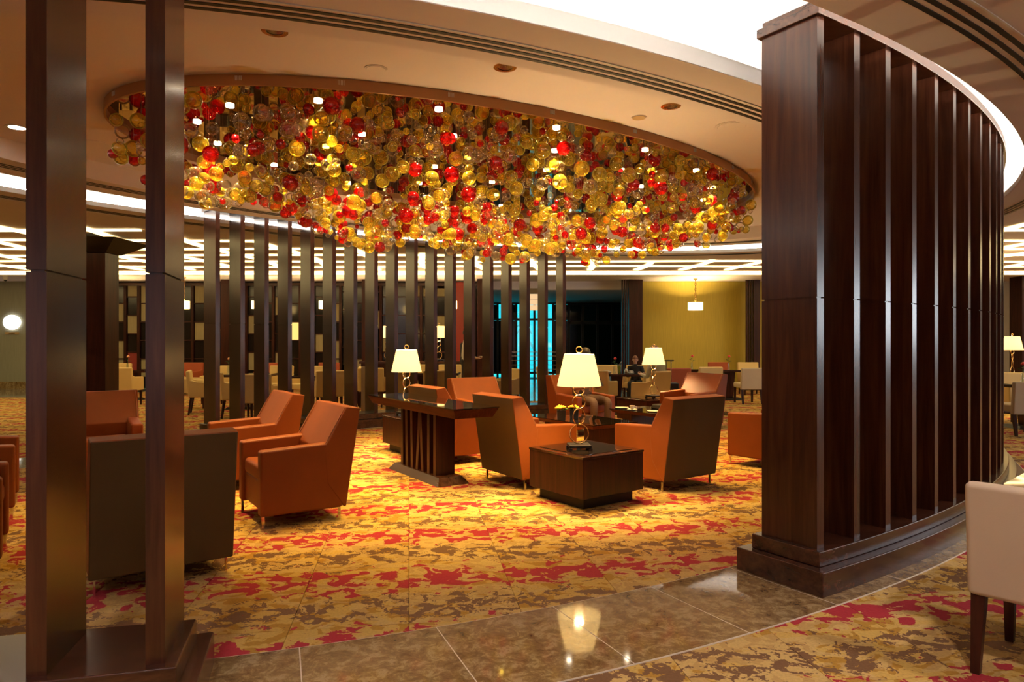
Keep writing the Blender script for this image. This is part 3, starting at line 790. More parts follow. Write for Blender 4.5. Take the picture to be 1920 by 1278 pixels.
rose(*P(1152, 15.0), .746, 'red rose in a vase beside the green drink')
rose(*P(428, 14.8), .746, 'pale red rose in a glass vase behind the leftmost dark posts', 'pale_rose')
rose(*P(239, 16.8), .746, 'pale rose in a vase seen between the two left posts', 'pale_rose')
rose(*P(800, 15.5), .746, 'red rose in a vase behind the lamp of the console group')
rose(*P(1917, 11.5), .746, 'red rose in a vase at the right picture edge')
def flower_pot(x, y, z, label):
    e = empty('flower_pot', (x, y, z)); tag(e, label, 'flower pot')
    MB().frustum(0, 0, 0, .12, (.10, .10), (.11, .11)).build('pot', M['plastic_black'], e, bevel=.004, seg=1)
    r_ = random.Random(int(x * 100))
    for k in range(6):
        a = k * 1.05; rr = .045 if k else 0; fb = MB(); cx, cy, cz = rr * math.cos(a), rr * math.sin(a), .145 + r_.random() * .02
        for q in range(6):
            b = q * 1.05; fb.ball((cx + .02 * math.cos(b), cy + .02 * math.sin(b), cz), .02, 8, 5, (1, 1, .6))
        fb.ball((cx, cy, cz + .008), .016, 8, 5)
        fb.build('bloom', M['yellow'], e, smooth=True)
    lf_ = MB()
    for k in range(7):
        a = k * .9 + .4; c, s_ = math.cos(a), math.sin(a)
        lf_.add([(.02 * c, .02 * s_, .12), (.06 * c - .02 * s_, .06 * s_ + .02 * c, .15), (.10 * c, .10 * s_, .14), (.06 * c + .02 * s_, .06 * s_ - .02 * c, .145)], [(0, 1, 2, 3)])
    lf_.build('leaves', M['leaf'], e)
flower_pot(.62, 8.72, .459, 'left black cube pot of yellow flowers on the glass table')
flower_pot(.79, 8.83, .459, 'right black cube pot of yellow flowers on the glass table')
flower_pot(2.16, 9.42, .459, 'black pot of yellow flowers on the table behind the right armchair')
def cup(x, y, z, label):
    e = empty('coffee_cup', (x, y, z)); tag(e, label, 'cup')
    MB().lathe([(0, 0), (.05, .002), (.075, .012), (.073, .015), (.05, .006), (0, .006)], seg=20, cap=False).build('saucer', M['porcelain'], e, smooth=True)
    MB().lathe([(.02, .007), (.035, .03), (.04, .065), (.037, .065), (.032, .03), (0, .014)], seg=18, cap=False).build('cup_body', M['porcelain'], e, smooth=True)
    MB().tube([(.037, 0, .055), (.06, 0, .05), (.058, 0, .03), (.033, 0, .025)], .004, 6).build('handle', M['porcelain'], e, smooth=True)
cup(1.73, 9.98, .459, 'white coffee cup on its saucer on the low table')
def plate(x, y, z, label, r=.09):
    o = MB().lathe([(0, 0), (r * .6, 0), (r, .012), (r, .016), (r * .6, .005), (0, .005)], seg=24, cap=False).build('plate', M['porcelain'], smooth=True); o.location = (x, y, z); tag(o, label, 'plate')
plate(1.98, 9.72, .459, 'white plate nearer the front edge of the low table')
plate(1.62, 10.22, .459, 'white plate at the far left corner of the low table', .1)
e = empty('shoulder_bag', (2.25, 10.12, .459), R(20)); tag(e, 'flat black shoulder bag lying on the low table', 'bag')
MB().frustum(0, 0, 0, .07, (.38, .28), (.34, .22)).build('bag_body', M['cloth_black'], e, bevel=.02, seg=2)
MB().tube([(-.17, -.1, .05), (-.1, -.2, .02), (.05, -.2, .015), (.16, -.1, .05)], .01).build('strap', M['cloth_black'], e, smooth=True)
# things on the child's table
x, y = P(1161, 15.0)
e = empty('green_drink', (x, y, .746)); tag(e, 'tall glass of green drink with a straw on the dining table', 'drink')
MB().lathe([(.03, 0), (.042, .17)], seg=16).build('juice', M['green_drink'], e, smooth=True)
MB().lathe([(.032, 0), (.046, .2), (.044, .2), (.0305, .002)], seg=16, cap=False).build('glass', M['vase_glass'], e, smooth=True)
MB().tube([(0, 0, .03), (.02, 0, .22), (.05, 0, .26)], .006, 6).build('straw', M['white'], e, smooth=True)
cup(*P(1183, 15.0), .746, 'white cup in front of the child')
e = empty('napkin', (*P(1137, 14.95), .746)); tag(e, 'crumpled white napkin at the left of the child\'s table', 'napkin')
nb = MB().ball((0, 0, .035), .07, 12, 8, (1.4, 1, .6)).ball((.07, .02, .03), .045, 10, 6, (1, 1, .7)); nb.build('folds', M['shirt_white'], e, smooth=True)
e = empty('sugar_bowl', (*P(1174, 15.05), .746)); tag(e, 'small white lidded bowl beside the cup on the child\'s table', 'bowl')
MB().lathe([(.03, 0), (.05, .03), (.045, .06)], seg=16).build('bowl', M['porcelain'], e, smooth=True); MB().lathe([(.047, .061), (.02, .10), (.008, .12), (0, .13)], seg=16).build('lid', M['porcelain'], e, smooth=True)
# suitcase
e = empty('suitcase', (*P(1255, 14.4), 0)); tag(e, 'black upright suitcase with its pull handle raised', 'suitcase')
MB().box(0, 0, .33, .36, .22, .52).build('shell', M['plastic_black'], e, bevel=.03, seg=3)
for s in (-1, 1):
    MB().tube([(s * .05, .06, .58), (s * .05, .06, 1.03)], .011).build('handle_rod', M['chrome'], e, smooth=True)
    MB().lathe([(.03, 0), (.035, .03), (.03, .06)], s * .13, 0, 12).build('wheel', M['black'], e, smooth=True)
MB().box(0, .06, 1.04, .22, .03, .028).build('grip', M['plastic_black'], e, bevel=.006, seg=1)

# ------------------------------------------------------------------ people
def person(name, label, joints, bones, zones, head, mats, face_dir, hair_mat, hair_back=True, loc=(0, 0, 0), rz=0):
    """joints: name -> ((x,y,z), radius); bones: pairs, pelvis first; zones: bone -> material index"""
    names = list(joints); idx = {q: i for i, q in enumerate(names)}
    me = bpy.data.meshes.new(name); me.from_pydata([joints[q][0] for q in names], [(idx[a], idx[b]) for a, b in bones], [])
    tmp = bpy.data.objects.new('tmp', me); col.objects.link(tmp)
    sk = tmp.modifiers.new('skin', 'SKIN'); sk.use_smooth_shade = True
    for i, q in enumerate(names):
        r = joints[q][1]; r = r if isinstance(r, tuple) else (r, r)
        me.skin_vertices[0].data[i].radius = r; me.skin_vertices[0].data[i].use_root = (i == 0)
    ss = tmp.modifiers.new('sub', 'SUBSURF'); ss.levels = 2; ss.render_levels = 2
    dg = bpy.context.evaluated_depsgraph_get(); dg.update()
    m2 = bpy.data.meshes.new_from_object(tmp.evaluated_get(dg)); bpy.data.objects.remove(tmp)
    # head: shaped ball with nose, brow, chin and ears, joined with the body
    bm = bmesh.new(); bm.from_mesh(m2)
    hc, hr = Vector(head[0]), head[1]; fd = Vector(face_dir).normalized(); up = Vector((0, 0, 1)); sd = fd.cross(up).normalized(); up = sd.cross(fd)
    nb = len(bm.verts)
    g = bmesh.ops.create_uvsphere(bm, u_segments=24, v_segments=18, radius=1)
    for v in g['verts']:
        c = v.co.copy(); a, b, h = c.x, c.y, c.z      # a forward, b side, h up
        w = .80 if h > -.2 else .80 - .28 * (-.2 - h)
        aa = a * .95
        if a > 0 and h < -.3: aa *= 1.0
        nose = math.exp(-((b / .16) ** 2 + ((h + .12) / .2) ** 2)) * (.22 if a > 0 else 0)
        eye = -(.06 if a > 0 else 0) * (math.exp(-(((b - .33) / .15) ** 2 + ((h - .1) / .12) ** 2)) + math.exp(-(((b + .33) / .15) ** 2 + ((h - .1) / .12) ** 2)))
        lip = (.05 if a > 0 else 0) * math.exp(-((b / .25) ** 2 + ((h + .5) / .08) ** 2))
        ear = .14 * (math.exp(-((a / .14) ** 2 + ((h + .05) / .22) ** 2)) if abs(b) > .8 else 0)
        p = fd * ((aa + nose + eye + lip) * hr) + sd * ((b * w + math.copysign(ear, b)) * hr) + up * (h * 1.22 * hr)
        v.co = hc + p
    bm.to_mesh(m2); bm.free()
    segs = [(Vector(joints[a][0]), Vector(joints[b][0]), zones[i]) for i, (a, b) in enumerate(bones)]
    m2.materials.clear()
    for q in mats: m2.materials.append(q)
    for p in m2.polygons:
        p.use_smooth = True; c = p.center
        if all(i >= nb for i in p.vertices): p.material_index = 0; continue
        best = 1e9
        for a, b, zn in segs:
            d = b - a; t = max(0, min(1, (c - a).dot(d) / max(d.dot(d), 1e-9))); q = (c - a - d * t).length
            if q < best: best, mi = q, zn
        p.material_index = mi
    root = empty(name, loc, rz); tag(root, label, 'person')
    o = bpy.data.objects.new('body', m2); col.objects.link(o); o.parent = root
    hb = MB(); seg = 20; vs = []
    hm = bmesh.new(); g = bmesh.ops.create_uvsphere(hm, u_segments=24, v_segments=18, radius=1)
    for v in g['verts']:
        a, b, h = v.co; low = -.35 if hair_back else .05
        lim = .42 if a > .45 else (.1 if a > .1 else low)
        k = 1.10 if h > lim else .86
        v.co = hc + (fd * (a * .97) + sd * (b * .82) + up * (h * 1.22)) * hr * k + fd * (-.03 * hr)
    hme = bpy.data.meshes.new('hair'); hm.to_mesh(hme); hm.free(); hme.materials.append(hair_mat)
    for p in hme.polygons: p.use_smooth = True
    ho = bpy.data.objects.new('hair', hme); col.objects.link(ho); ho.parent = root
    eb = MB()
    for s_ in (-1, 1):
        c = hc + fd * (.80 * hr) + sd * (s_ * .31 * hr) + up * (.12 * hr); eb.ball(tuple(c), .10 * hr, 8, 6)
    eb.build('eyes', M['black'], root, smooth=True)
    return root
def hand_joints(J, B, Z, wrist, side, direction, curl, zone):
    """palm, four unequal fingers and a thumb"""
    d = Vector(direction).normalized(); w = Vector(J[wrist][0]); sd = d.cross(Vector((0, 0, 1)))
    if sd.length < .1: sd = Vector((0, 1, 0))
    sd.normalize(); dn = Vector(curl).normalized()
    pk = wrist + '_palm'; J[pk] = (tuple(w + d * .075), (.036, .018)); B.append((wrist, pk)); Z.append(zone)
    for k, (o_, ln) in enumerate(((-.030, .068), (-.010, .078), (.011, .072), (.030, .056))):
        a, b, c = f'{wrist}_f{k}a', f'{wrist}_f{k}b', f'{wrist}_f{k}c'
        p0 = w + d * .095 + sd * o_; p1 = p0 + d * ln * .5 + dn * ln * .12; p2 = p1 + d * ln * .25 + dn * ln * .45
        J[a] = (tuple(p0), .0095); J[b] = (tuple(p1), .0088); J[c] = (tuple(p2), .0075)
        B += [(pk, a), (a, b), (b, c)]; Z += [zone] * 3
    a, b = wrist + '_ta', wrist + '_tb'
    J[a] = (tuple(w + d * .045 - sd * .04 * side), .011); J[b] = (tuple(w + d * .085 - sd * .052 * side + dn * .02), .0095)
    B += [(wrist, a), (a, b)]; Z += [zone] * 2

# waiter standing, facing right, arm held forward (local: facing +X)
J = {'pelvis': ((0, 0, .95), (.13, .16)), 'waist': ((0, 0, 1.08), (.11, .15)), 'chest': ((.01, 0, 1.32), (.12, .18)), 'neck0': ((.0, 0, 1.46), .065), 'neck': ((.015, 0, 1.54), .05), 'head': ((.03, 0, 1.60), .05)}
B = [('pelvis', 'waist'), ('waist', 'chest'), ('chest', 'neck0'), ('neck0', 'neck'), ('neck', 'head')]; Z = [2, 1, 1, 1, 0]
for s, nm2 in ((-1, 'r'), (1, 'l')):
    J.update({nm2 + 'hip': ((0, s * .09, .90), .105), nm2 + 'knee': ((.02, s * .10, .50), .065), nm2 + 'ank': ((-.02, s * .10, .09), .045), nm2 + 'toe': ((.15, s * .11, .035), .035)})
    B += [('pelvis', nm2 + 'hip'), (nm2 + 'hip', nm2 + 'knee'), (nm2 + 'knee', nm2 + 'ank'), (nm2 + 'ank', nm2 + 'toe')]; Z += [2, 2, 2, 3]
    J.update({nm2 + 'sh': ((0, s * .185, 1.40), .062), nm2 + 'el': ((.02, s * .22, 1.12), .046), nm2 + 'wr': ((.24, s * .18, 1.04), .030)})
    B += [('chest', nm2 + 'sh'), (nm2 + 'sh', nm2 + 'el'), (nm2 + 'el', nm2 + 'wr')]; Z += [1, 1, 1]
    hand_joints(J, B, Z, nm2 + 'wr', s, (1, 0, -.05), (0, 0, 1), 0)
wx, wy = P(873, 16.4)
w_ = person('person', 'waiter in white shirt and black vest standing behind the dark posts', J, B, Z, ((.035, 0, 1.645), .095), [M['skin'], M['shirt_white'], M['cloth_black'], M['black']], (1, -.15, -.12), M['hair_black'], loc=(wx, wy, 0))
vst = MB(); seg = 16
for zz, rx, ry in ((.93, .15, .185), (1.08, .135, .17), (1.22, .14, .185), (1.36, .145, .19), (1.41, .12, .15)):
    for k in range(seg): a = 2 * math.pi * k / seg; vst.v.append((rx * math.cos(a) + .01, ry * math.sin(a) * .86, zz))
for i in range(4):
    for k in range(seg): k2 = (k + 1) % seg; vst.f.append((i * seg + k, i * seg + k2, (i + 1) * seg + k2, (i + 1) * seg + k))
vst.build('vest', M['cloth_black'], w_, smooth=True)
plate(wx + .42, wy, 1.075, 'white plate carried by the waiter', .12)

# seated figures (local: facing +X, seat at z)
def seated(name, label, loc, rz, sc, seat, mats, zn, hair, lean=.0, armsfwd=.30, headdrop=0, fdz=-.35, hair_back=True):
    J = {'pelvis': ((0, 0, seat + .11), (.13, .17)), 'waist': ((-.02 + lean * .3, 0, seat + .27), (.12, .155)), 'chest': ((-.02 + lean, 0, seat + .47), (.125, .18)), 'neck0': ((lean * 1.2, 0, seat + .60), .065), 'neck': ((lean * 1.3 + .02, 0, seat + .67), .05), 'head': ((lean * 1.3 + .04, 0, seat + .72), .05)}
    B = [('pelvis', 'waist'), ('waist', 'chest'), ('chest', 'neck0'), ('neck0', 'neck'), ('neck', 'head')]; Z = [zn['leg'], zn['top'], zn['top'], zn['top'], 0]
    for s, q in ((-1, 'r'), (1, 'l')):
        J.update({q + 'hip': ((.05, s * .10, seat + .09), .10), q + 'knee': ((.47, s * .14, seat + .10), .068), q + 'ank': ((.44, s * .13, .09), .045), q + 'toe': ((.60, s * .14, .035), .036)})
        B += [('pelvis', q + 'hip'), (q + 'hip', q + 'knee'), (q + 'knee', q + 'ank'), (q + 'ank', q + 'toe')]; Z += [zn['leg'], zn['leg'], zn['leg'], zn['shoe']]
        J.update({q + 'sh': ((lean, s * .19, seat + .545), .062), q + 'el': ((lean * .6 + .06, s * .25, seat + .28), .045), q + 'wr': ((lean * .5 + armsfwd, s * .09, seat + .32), .030)})
        B += [('chest', q + 'sh'), (q + 'sh', q + 'el'), (q + 'el', q + 'wr')]; Z += [zn['top'], zn['top'], zn['arm']]
        hand_joints(J, B, Z, q + 'wr', s, (.8, -s * .5, .1), (0, -s * .5, .8), 0)
    r = person(name, label, J, B, Z, ((lean * 1.3 + .05, 0, seat + .785 - headdrop), .095), mats, (1, 0, fdz), hair, hair_back, loc, rz)
    r.scale = (sc, sc, sc); return r
seated('person', 'man in black T-shirt and brown trousers seated in armchair with a phone', (1.10, 10.90, 0), UA - math.pi / 2, 1.0, .44, [M['skin'], M['cloth_black'], M['trouser_brown'], M['black']], {'leg': 2, 'top': 1, 'arm': 0, 'shoe': 3}, M['hair_black'], .02)
ph = MB().box(0, 0, 0, .075, .012, .15).build('phone', M['plastic_black'], bevel=.004, seg=1); fx, fy = math.cos(UA - math.pi / 2), math.sin(UA - math.pi / 2)
ph.location = (1.10 + fx * .43, 10.90 + fy * .43, .83); ph.rotation_euler = (R(35), 0, UA - math.pi); tag(ph, 'dark phone in the hands of the man in black', 'phone')
seated('person', 'red-haired child in dark top bending over the dining table', (*P(1192, 16.42), 0), R(255), .80, .49, [M['skin_light'], M['cloth_black'], M['cloth_black'], M['black']], {'leg': 2, 'top': 1, 'arm': 1, 'shoe': 3}, M['hair_auburn'], .08, .34, .01, -.5)
seated('person', 'person in a pale knitted jumper seen from behind at the child\'s table', (2.90, 13.70, 0), R(130), 1.0, .46, [M['skin_light'], M['sweater'], M['trouser_brown'], M['black']], {'leg': 2, 'top': 1, 'arm': 1, 'shoe': 3}, M['hair_auburn'], .04, .34)

# ------------------------------------------------------------------ far walls and backdrop
YW = 21.0
def wall(name, x0, x1, z0, z1, mat, y=YW, t=.2):
    o = MB().box((x0 + x1) / 2, y + t / 2, (z0 + z1) / 2, x1 - x0, t, z1 - z0).build(name, mat); tag(o, kind='structure'); return o
wx_ = lambda px, d=YW: (px - 960) / 1300 * d
wall('wall_far_left', -19, wx_(150), 0, 4.2, M['sage'])
wall('wall_far_lattice', wx_(150), wx_(925), 0, 4.2, M['black_wood'], YW + .35)
wall('wall_far_mustard', wx_(1180), wx_(1432), 0, 4.2, M['mustard'])
wall('wall_far_right', wx_(1432), 19, 0, 4.2, M['wall'])
wall('wall_far_header', wx_(925), wx_(1180), 3.0, 4.2, M['ceiling'])
for nm_, x in (('wall_left', -19.1), ('wall_right', 19.1)):
    o = MB().box(x, 6, 2.1, .2, 30.6, 4.2).build(nm_, M['wall']); tag(o, kind='structure')
o = MB().box(0, -9.2, 2.1, 38.4, .2, 4.2).build('wall_behind', M['wall']); tag(o, kind='structure')
o = MB().box((-19 + wx_(150)) / 2, YW - .02, .11, wx_(150) + 19, .04, .22).build('baseboard_far_left', M['marble']); tag(o, kind='structure')
o = MB().box(wx_(30), YW - 1.6, .004, 9, 3.2, .008).build('floor_border', M['grey_marble']); tag(o, kind='structure')
# unseen window fronts added behind the daylight lamps; their panes are opaque
def added_window(name, x, y, rz, L, z0, z1, nn):
    e = empty(name, (x, y, 0), rz); tag(e, kind='structure')
    for k in range(nn): MB().box(-L / 2 + L * (k + .5) / nn, 0, (z0 + z1) / 2, L / nn - .08, .02, z1 - z0).build('pane', M['porcelain'], e)
    for k in range(nn + 1): MB().box(-L / 2 + L * k / nn, 0, (z0 + z1) / 2, .08, .08, z1 - z0 + .1).build('mullion', M['plastic_black'], e)
    for z in (z0, z1): MB().box(0, 0, z, L, .08, .08).build('transom', M['plastic_black'], e)
added_window('added_window_3', -3, -9.03, 0, 13, .4, 3.0, 8)
added_window('added_window_4', 18.93, 5.5, R(90), 10, 1.4, 3.1, 6)
# corridor and window front
x0, x1 = wx_(905), wx_(1180)
o = MB().box((x0 + x1) / 2 + .5, 25.2, -.005, x1 - x0 + 4, 8.3, .02).build('floor_corridor', M['grey_marble']); tag(o, kind='structure')
o = MB().box((x0 + x1) / 2, 18.9, .003, x1 - x0 - .6, 4.4, .008).build('floor_aisle', M['grey_marble']); tag(o, kind='structure')
for nm_, x in (('wall_corridor_left', x0 - 1.6), ('wall_corridor_right', x1 + 2.0)):
    o = MB().box(x, 25.2, 1.6, .2, 8, 3.2).build(nm_, M['wenge']); tag(o, kind='structure')
o = MB().box((x0 + x1) / 2 + .2, 25.2, 3.1, x1 - x0 + 4, 8.2, .1).build('ceiling_corridor', M['ceiling']); tag(o, kind='structure')
YG = 29
gx = lambda px: (px - 960) / 1300 * YG
wn = empty('window_1', (0, YG, 0)); tag(wn, kind='structure')
edges = [gx(p) for p in (905, 933, 960, 968, 1002, 1037, 1066)]; WIN = ('pane_dark', 'pane', 'pane_dark', 'pane', 'pane', 'pane_dark')
for k, (a, b) in enumerate(zip(edges[:-1], edges[1:])):
    MB().box((a + b) / 2, 0, 1.2, b - a - .08, .02, 2.2).build('pane', M['pane_dark' if k == 1 else WIN[k]], wn)
    MB().box((a + b) / 2, 0, 2.65, b - a - .08, .02, .65).build('pane', M[WIN[k]], wn)
for a in edges: MB().box(a, 0, 1.5, .09, .12, 3.1).build('mullion', M['plastic_black'], wn)
for zz in (.12, 2.35, 3.03): MB().box((edges[0] + edges[-1]) / 2, 0, zz, edges[-1] - edges[0], .1, .09).build('transom', M['plastic_black'], wn)
wd = empty('window_2', (0, YG, 0)); tag(wd, kind='structure')
edges = [gx(p) for p in (1066, 1092, 1120, 1148, 1200, 1260)]
for i, (a, b) in enumerate(zip(edges[:-1], edges[1:])):
    MB().box((a + b) / 2, 0, 1.1, b - a - .08, .04, 2.1).build('pane', M['pane_dark'], wd)
    MB().box((a + b) / 2, 0, 2.65, b - a - .08, .04, .75).build('pane', M['pane_dim' if i in (1, 3) else 'pane_dark'], wd)
for a in edges: MB().box(a, -.02, 1.5, .10, .12, 3.1).build('mullion', M['plastic_black'], wd)
MB().box((edges[0] + edges[-1]) / 2, -.02, 2.22, edges[-1] - edges[0], .12, .14).build('transom', M['plastic_black'], wd)
MB().box((edges[0] + edges[-1]) / 2, 0, 3.03, edges[-1] - edges[0], .12, .14).build('head', M['plastic_black'], wd)
# railing in front of the window and pale apron equipment outside
rl = empty('handrail', (gx(1000), 28.2, 0)); tag(rl, 'steel handrail with horizontal bars before the blue window', 'railing')
for zz in (.30, .48, .66, .84, 1.0): MB().box(0, 0, zz, 2.4, .02, .022).build('bar', M['chrome'], rl)
for xx in (-1.15, 0, 1.15): MB().box(xx, 0, .5, .035, .03, 1.0).build('post', M['plastic_black'], rl)
st_ = empty('aircraft_stairs', (gx(1018), 34, 0)); tag(st_, 'pale slanting boarding stair outside the blue window', 'stairs')
for s in (-1, 1): MB().tube([(-.5, s * .3, 1.5), (.6, s * .3, -.2)], .06).build('stringer', M['jet_white'], st_)
for k in range(8): MB().box(-.5 + 1.1 * k / 7, 0, 1.5 - 1.7 * k / 7, .18, .6, .03).build('step', M['jet_white'], st_)
tr_ = empty('apron_truss', (gx(985), 34, 0)); tag(tr_, 'pale lattice gantry outside the upper blue window', 'gantry')
for a, b in (((-.5, 0, 2.9), (.1, 0, 2.0)), ((0, 0, 2.9), (.4, 0, 1.8)), ((-.5, 0, 2.0), (.1, 0, 2.5)), ((.2, 0, 2.9), (-.3, 0, 1.8)), ((-.45, 0, -.1), (-.45, 0, 2.9))): MB().tube([a, b], .035).build('strut', M['jet_white'], tr_)
# gate sign
def text_mesh(body, size, mat, parent, loc, rot=(R(90), 0, 0), align='LEFT'):
    cu = bpy.data.curves.new('lettering', 'FONT'); cu.body = body; cu.size = size; cu.extrude = .002; cu.align_x = align
    t = bpy.data.objects.new('tmp', cu); col.objects.link(t); dg = bpy.context.evaluated_depsgraph_get()
    me = bpy.data.meshes.new_from_object(t.evaluated_get(dg)); bpy.data.objects.remove(t)
    me.materials.clear(); me.materials.append(mat)
    o = bpy.data.objects.new('lettering', me); col.objects.link(o); o.parent = parent; o.location = loc; o.rotation_euler = rot; return o
YS = 19.5
sx0, sx1 = wx_(974, YS), wx_(1027, YS); sw = sx1 - sx0; zt = 1.45 + (639 - 540) * YS / 1300; rh = .158
sg = empty('gate_sign', (sx0, YS, 0)); tag(sg, 'hanging gate sign with stacked tan panels A7 and A10', 'sign')
zrow = [zt - rh * k for k in range(5)]
for k in range(4):
    MB().box(sw / 2, 0, (zrow[k] + zrow[k + 1]) / 2, sw, .05, rh - .012).build('sign_panel', M['sign_brown' if k == 0 else 'sign_tan'], sg)
    dxx = sw - .09 if k == 0 else .085
    d = MB().lathe([(0, 0), (.055, 0), (.055, .006), (0, .006)], seg=20, cap=False).build('arrow_disc', M['ink'], sg); d.location = (dxx, -.026, (zrow[k] + zrow[k + 1]) / 2); d.rotation_euler = (R(90), 0, 0)
    s = 1 if k == 0 else -1
    ar = MB().box(0, 0, 0, .05, .003, .014); ar.add([(s * .04, -.0015, 0), (s * .01, -.0015, .03), (s * .01, -.0015, -.03), (s * .04, .0015, 0), (s * .01, .0015, .03), (s * .01, .0015, -.03)], [(0, 1, 2), (3, 5, 4), (0, 3, 4, 1), (1, 4, 5, 2), (2, 5, 3, 0)])
    ar = ar.build('arrow', M['sign_tan'], sg); ar.location = (dxx, -.034, (zrow[k] + zrow[k + 1]) / 2)
text_mesh('A3', .11, M['ink'], sg, (.10, -.027, zrow[1] + .03))
text_mesh('A7', .12, M['ink'], sg, (sw - .27, -.027, zrow[2] + .035))
text_mesh('A10', .12, M['ink'], sg, (sw - .27, -.027, zrow[3] + .035))
for k in (1, 2, 3): text_mesh('Gate', .05, M['ink'], sg, (.16, -.027, zrow[k + 1] + .03))
for xx in (.05, sw - .05): MB().tube([(xx, 0, zt), (xx, 0, ZS)], .006, 6).build('hanger', M['black'], sg)
# lattice wall of staggered panels
lt = empty('lattice_wall', (0, YW + .12, 0)); tag(lt, 'dark lattice wall of staggered beige and black panels behind the dining tables', 'partition')
rr_ = random.Random(5); pxs = 160; pm = {}
while pxs < 905:
    a, b = wx_(pxs), wx_(pxs + 19); c0 = (a + b) / 2
    MB().box(wx_(pxs + 22), -.03, 1.6, wx_(966) - wx_(961), .10, 3.2).build('mullion', M['wenge'], lt)
    z = .35 + rr_.choice((0, .2, .35)); 
    while z < 3.05:
        hgt = min(.56, 3.15 - z)
        if hgt < .15: break
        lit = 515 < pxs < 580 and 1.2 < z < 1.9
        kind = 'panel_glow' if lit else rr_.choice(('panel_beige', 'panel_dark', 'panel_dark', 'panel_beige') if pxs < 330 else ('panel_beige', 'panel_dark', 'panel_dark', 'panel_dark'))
        if 225 < pxs < 250 and z < 1.1: kind = 'panel_red'
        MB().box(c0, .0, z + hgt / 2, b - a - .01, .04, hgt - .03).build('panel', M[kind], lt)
        MB().box(c0, -.02, z + hgt, b - a + .02, .07, .035).build('rail', M['wenge'], lt)
        z += hgt
    pxs += 25.3
MB().box((wx_(150) + wx_(910)) / 2, -.03, 3.17, wx_(910) - wx_(150), .14, .10).build('head_rail', M['walnut_flat'], lt)
# red panel right of the lattice
o = MB().box(wx_(868), 20.7, 1.6, .5, .06, 3.2).build('red_panel', M['panel_red']); tag(o, 'tall red wall panel behind the waiter', 'panel')
# wooden pilasters and columns
def column(px, d, w, h, label, capital=False, reeds=0, side=1):
    x, y = P(px, d); e = empty('wood_column', (x, y, 0)); tag(e, label, 'column')
    MB().box(0, 0, h / 2, w, w, h).build('shaft', M['wenge'], e, bevel=.006, seg=1)
    MB().box(0, 0, .08, w + .08, w + .08, .16).build('base', M['walnut_flat'], e)
    if capital: MB().frustum(0, 0, h - .16, h + .06, (w + .06, w + .06), (w + .75, w + .75)).build('capital', M['black_wood'], e)
    for k in range(reeds): MB().box(side * (w / 2 + .05 + k * .07), -w * .3, h / 2, .035, .10, h).build('reed', M['wenge'], e)
    return e
column(188, 12.2, .42, 3.14, 'dark square column with flared capital between the two left posts', True, 2, -1)
column(1190, 20.5, .40, 3.25, 'reeded wooden column at the left end of the mustard wall', False, 3, -1)
column(1417, 20.5, .20, 3.25, 'reeded wooden pilaster at the right end of the mustard wall', False, 3, -1)
column(690, 20.4, .30, 3.25, 'wooden column in the lattice wall beside the drum lamp')
column(910, 20.3, .45, 3.25, 'wooden column right of the waiter')
column(1921, 19.5, .5, 3.25, 'wooden column with a glowing sconce at the right picture edge')
column(425, 20.4, .25, 3.25, 'slim wooden column in the lattice wall behind the first dark posts')
# pendants
def pendant(px, d, w, label, power, zc=2.47):
    x, y = P(px, d); e = empty('pendant_lamp', (x, y, zc)); tag(e, label, 'pendant lamp', 'drum pendant lamps')
    r = w / 2; hh = .11
    MB().lathe([(r, -hh), (r, hh), (r - .004, hh), (r - .004, -hh)], seg=32, cap=False).build('drum_shade', M['drum'], e, smooth=True)
    MB().lathe([(0, -hh + .01), (r - .006, -hh + .01)], seg=32, cap=False).build('diffuser', M['drum'], e)
    top = ZS - zc; k = 0; z = hh - .04
    while z < top - .03:
        pth = [((.028 * math.cos(2 * math.pi * q / 12)) * (1 if k % 2 else 0), (.028 * math.cos(2 * math.pi * q / 12)) * (0 if k % 2 else 1), z + .045 + .045 * math.sin(2 * math.pi * q / 12)) for q in range(12)]
        MB().tube(pth, .006, 6, True).build('chain_link', M['brass'], e, smooth=True); z += .075; k += 1
    MB().lathe([(0, top - .03), (.06, top - .03), (.06, top)], seg=16).build('ceiling_rose', M['brass'], e, smooth=True)
    lamp_point('pendant_light', (0, 0, 0), power, (1, .74, .34), .06, e)
for px, lb in ((209, 'left of the second wooden post'), (345, 'right of the second wooden post'), (482, 'behind the third dark post'), (608, 'behind the fifth dark post'), (735, 'behind the ninth dark post'), (847, 'left of the waiter')):
    pendant(px, 19.6, .30, 'drum pendant lamp on a ring chain ' + lb, 80)
pendant(1304, 20.0, .42, 'drum pendant lamp glowing before the mustard wall', 170, 2.45)
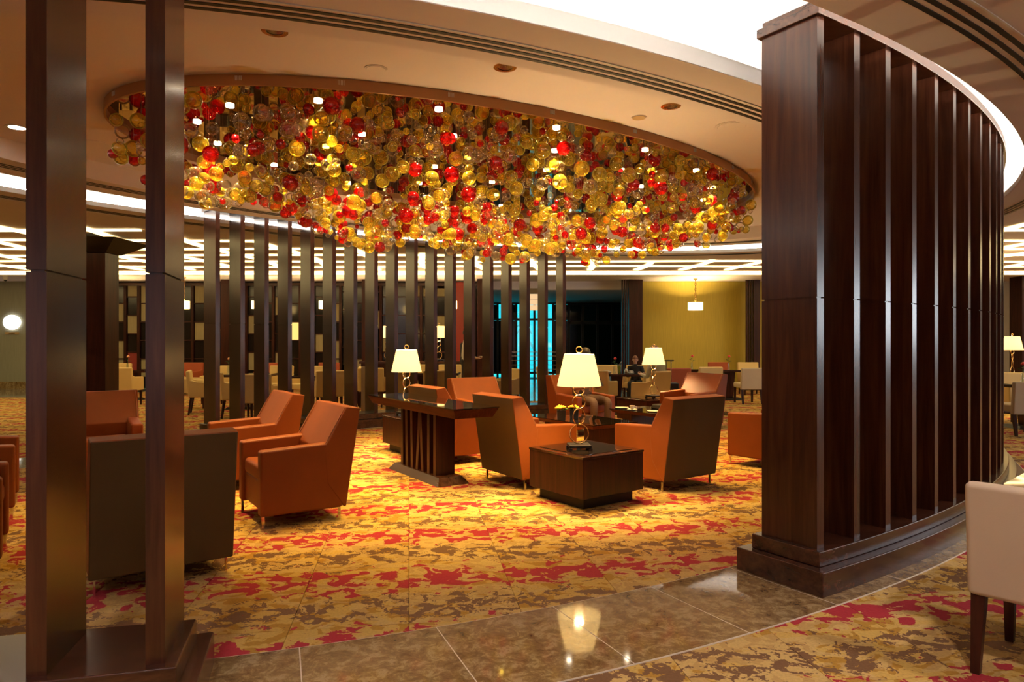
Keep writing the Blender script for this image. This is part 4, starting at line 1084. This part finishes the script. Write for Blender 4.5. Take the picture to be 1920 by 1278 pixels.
# wall clock
cx_, cy_ = wx_(24), YW - .02
e = empty('wall_clock', (cx_, cy_, 1.45 + (639 - 604) * YW / 1300)); tag(e, 'white oval lit wall clock above a name plate at the left edge', 'clock')
MB().lathe([(0, 0), (.26, 0), (.26, .04), (.24, .05)], seg=32, cap=False).build('face', M['clock_face'], e, smooth=True); e.children[0].rotation_euler = (R(90), 0, 0); e.children[0].scale = (1, .85, 1)
np_ = MB().box(0, -.01, -.33, .42, .02, .075).build('name_plate', M['plate_tan'], e); text_mesh('DUBAI', .06, M['ink'], e, (0, -.022, -.35), align='CENTER')
e = empty('smoke_detector', (*P(10, 19.2), 3.2)); tag(e, 'small dark sensor on the far left ceiling', 'detector')
MB().lathe([(0, -.06), (.05, -.05), (.07, .0), (.07, .056)], seg=18).build('housing', M['white'], e, smooth=True); MB().ball((0, 0, -.06), .04).build('dome', M['plastic_black'], e, smooth=True)

# luminous lines in the dining ceiling
def clipped(path, w, label, group):
    run = []
    def flush(run):
        if len(run) < 2: return
        b = MB(); vs = []; fs = []
        for i, (x, y) in enumerate(run):
            q = run[min(i + 1, len(run) - 1)]; p = run[max(i - 1, 0)]; t = Vector((q[0] - p[0], q[1] - p[1])).normalized(); nx, ny = -t.y * w / 2, t.x * w / 2
            vs += [(x + nx, y + ny)]; fs += [(x - nx, y - ny)]
        b.ring_solid(vs, fs, ZS - .030, ZS - .012, False); o = b.build('light_line', M['light_line']); tag(o, label, 'light strip', group)
    for p in path:
        if inside(9.0, 5.9, *p): flush(run); run = []
        else: run.append(p)
    flush(run)
k = 0; y = 11.3
while y < 17.4:
    clipped([(-17 + .5 * i, y + .10 * math.sin(i * .21 + k * 1.9)) for i in range(69)], .085, 'thin glowing line running across the dining room ceiling', 'lines running across the dining ceiling'); y += 1.08; k += 1
for k in range(-13, 14):
    clipped([(k * 1.25 + .55 + .16 * math.sin(j * .32 + k * .8) , 10.6 + j * .3) for j in range(24)], .13, 'wavy glowing line running away along the dining room ceiling', 'wavy lines along the dining ceiling')
o = MB().box(0, 18.1, ZS - .05, 34, .28, .03).build('light_line', M['light_line']); tag(o, 'broad glowing strip across the far end of the lined dining ceiling', 'light strip')
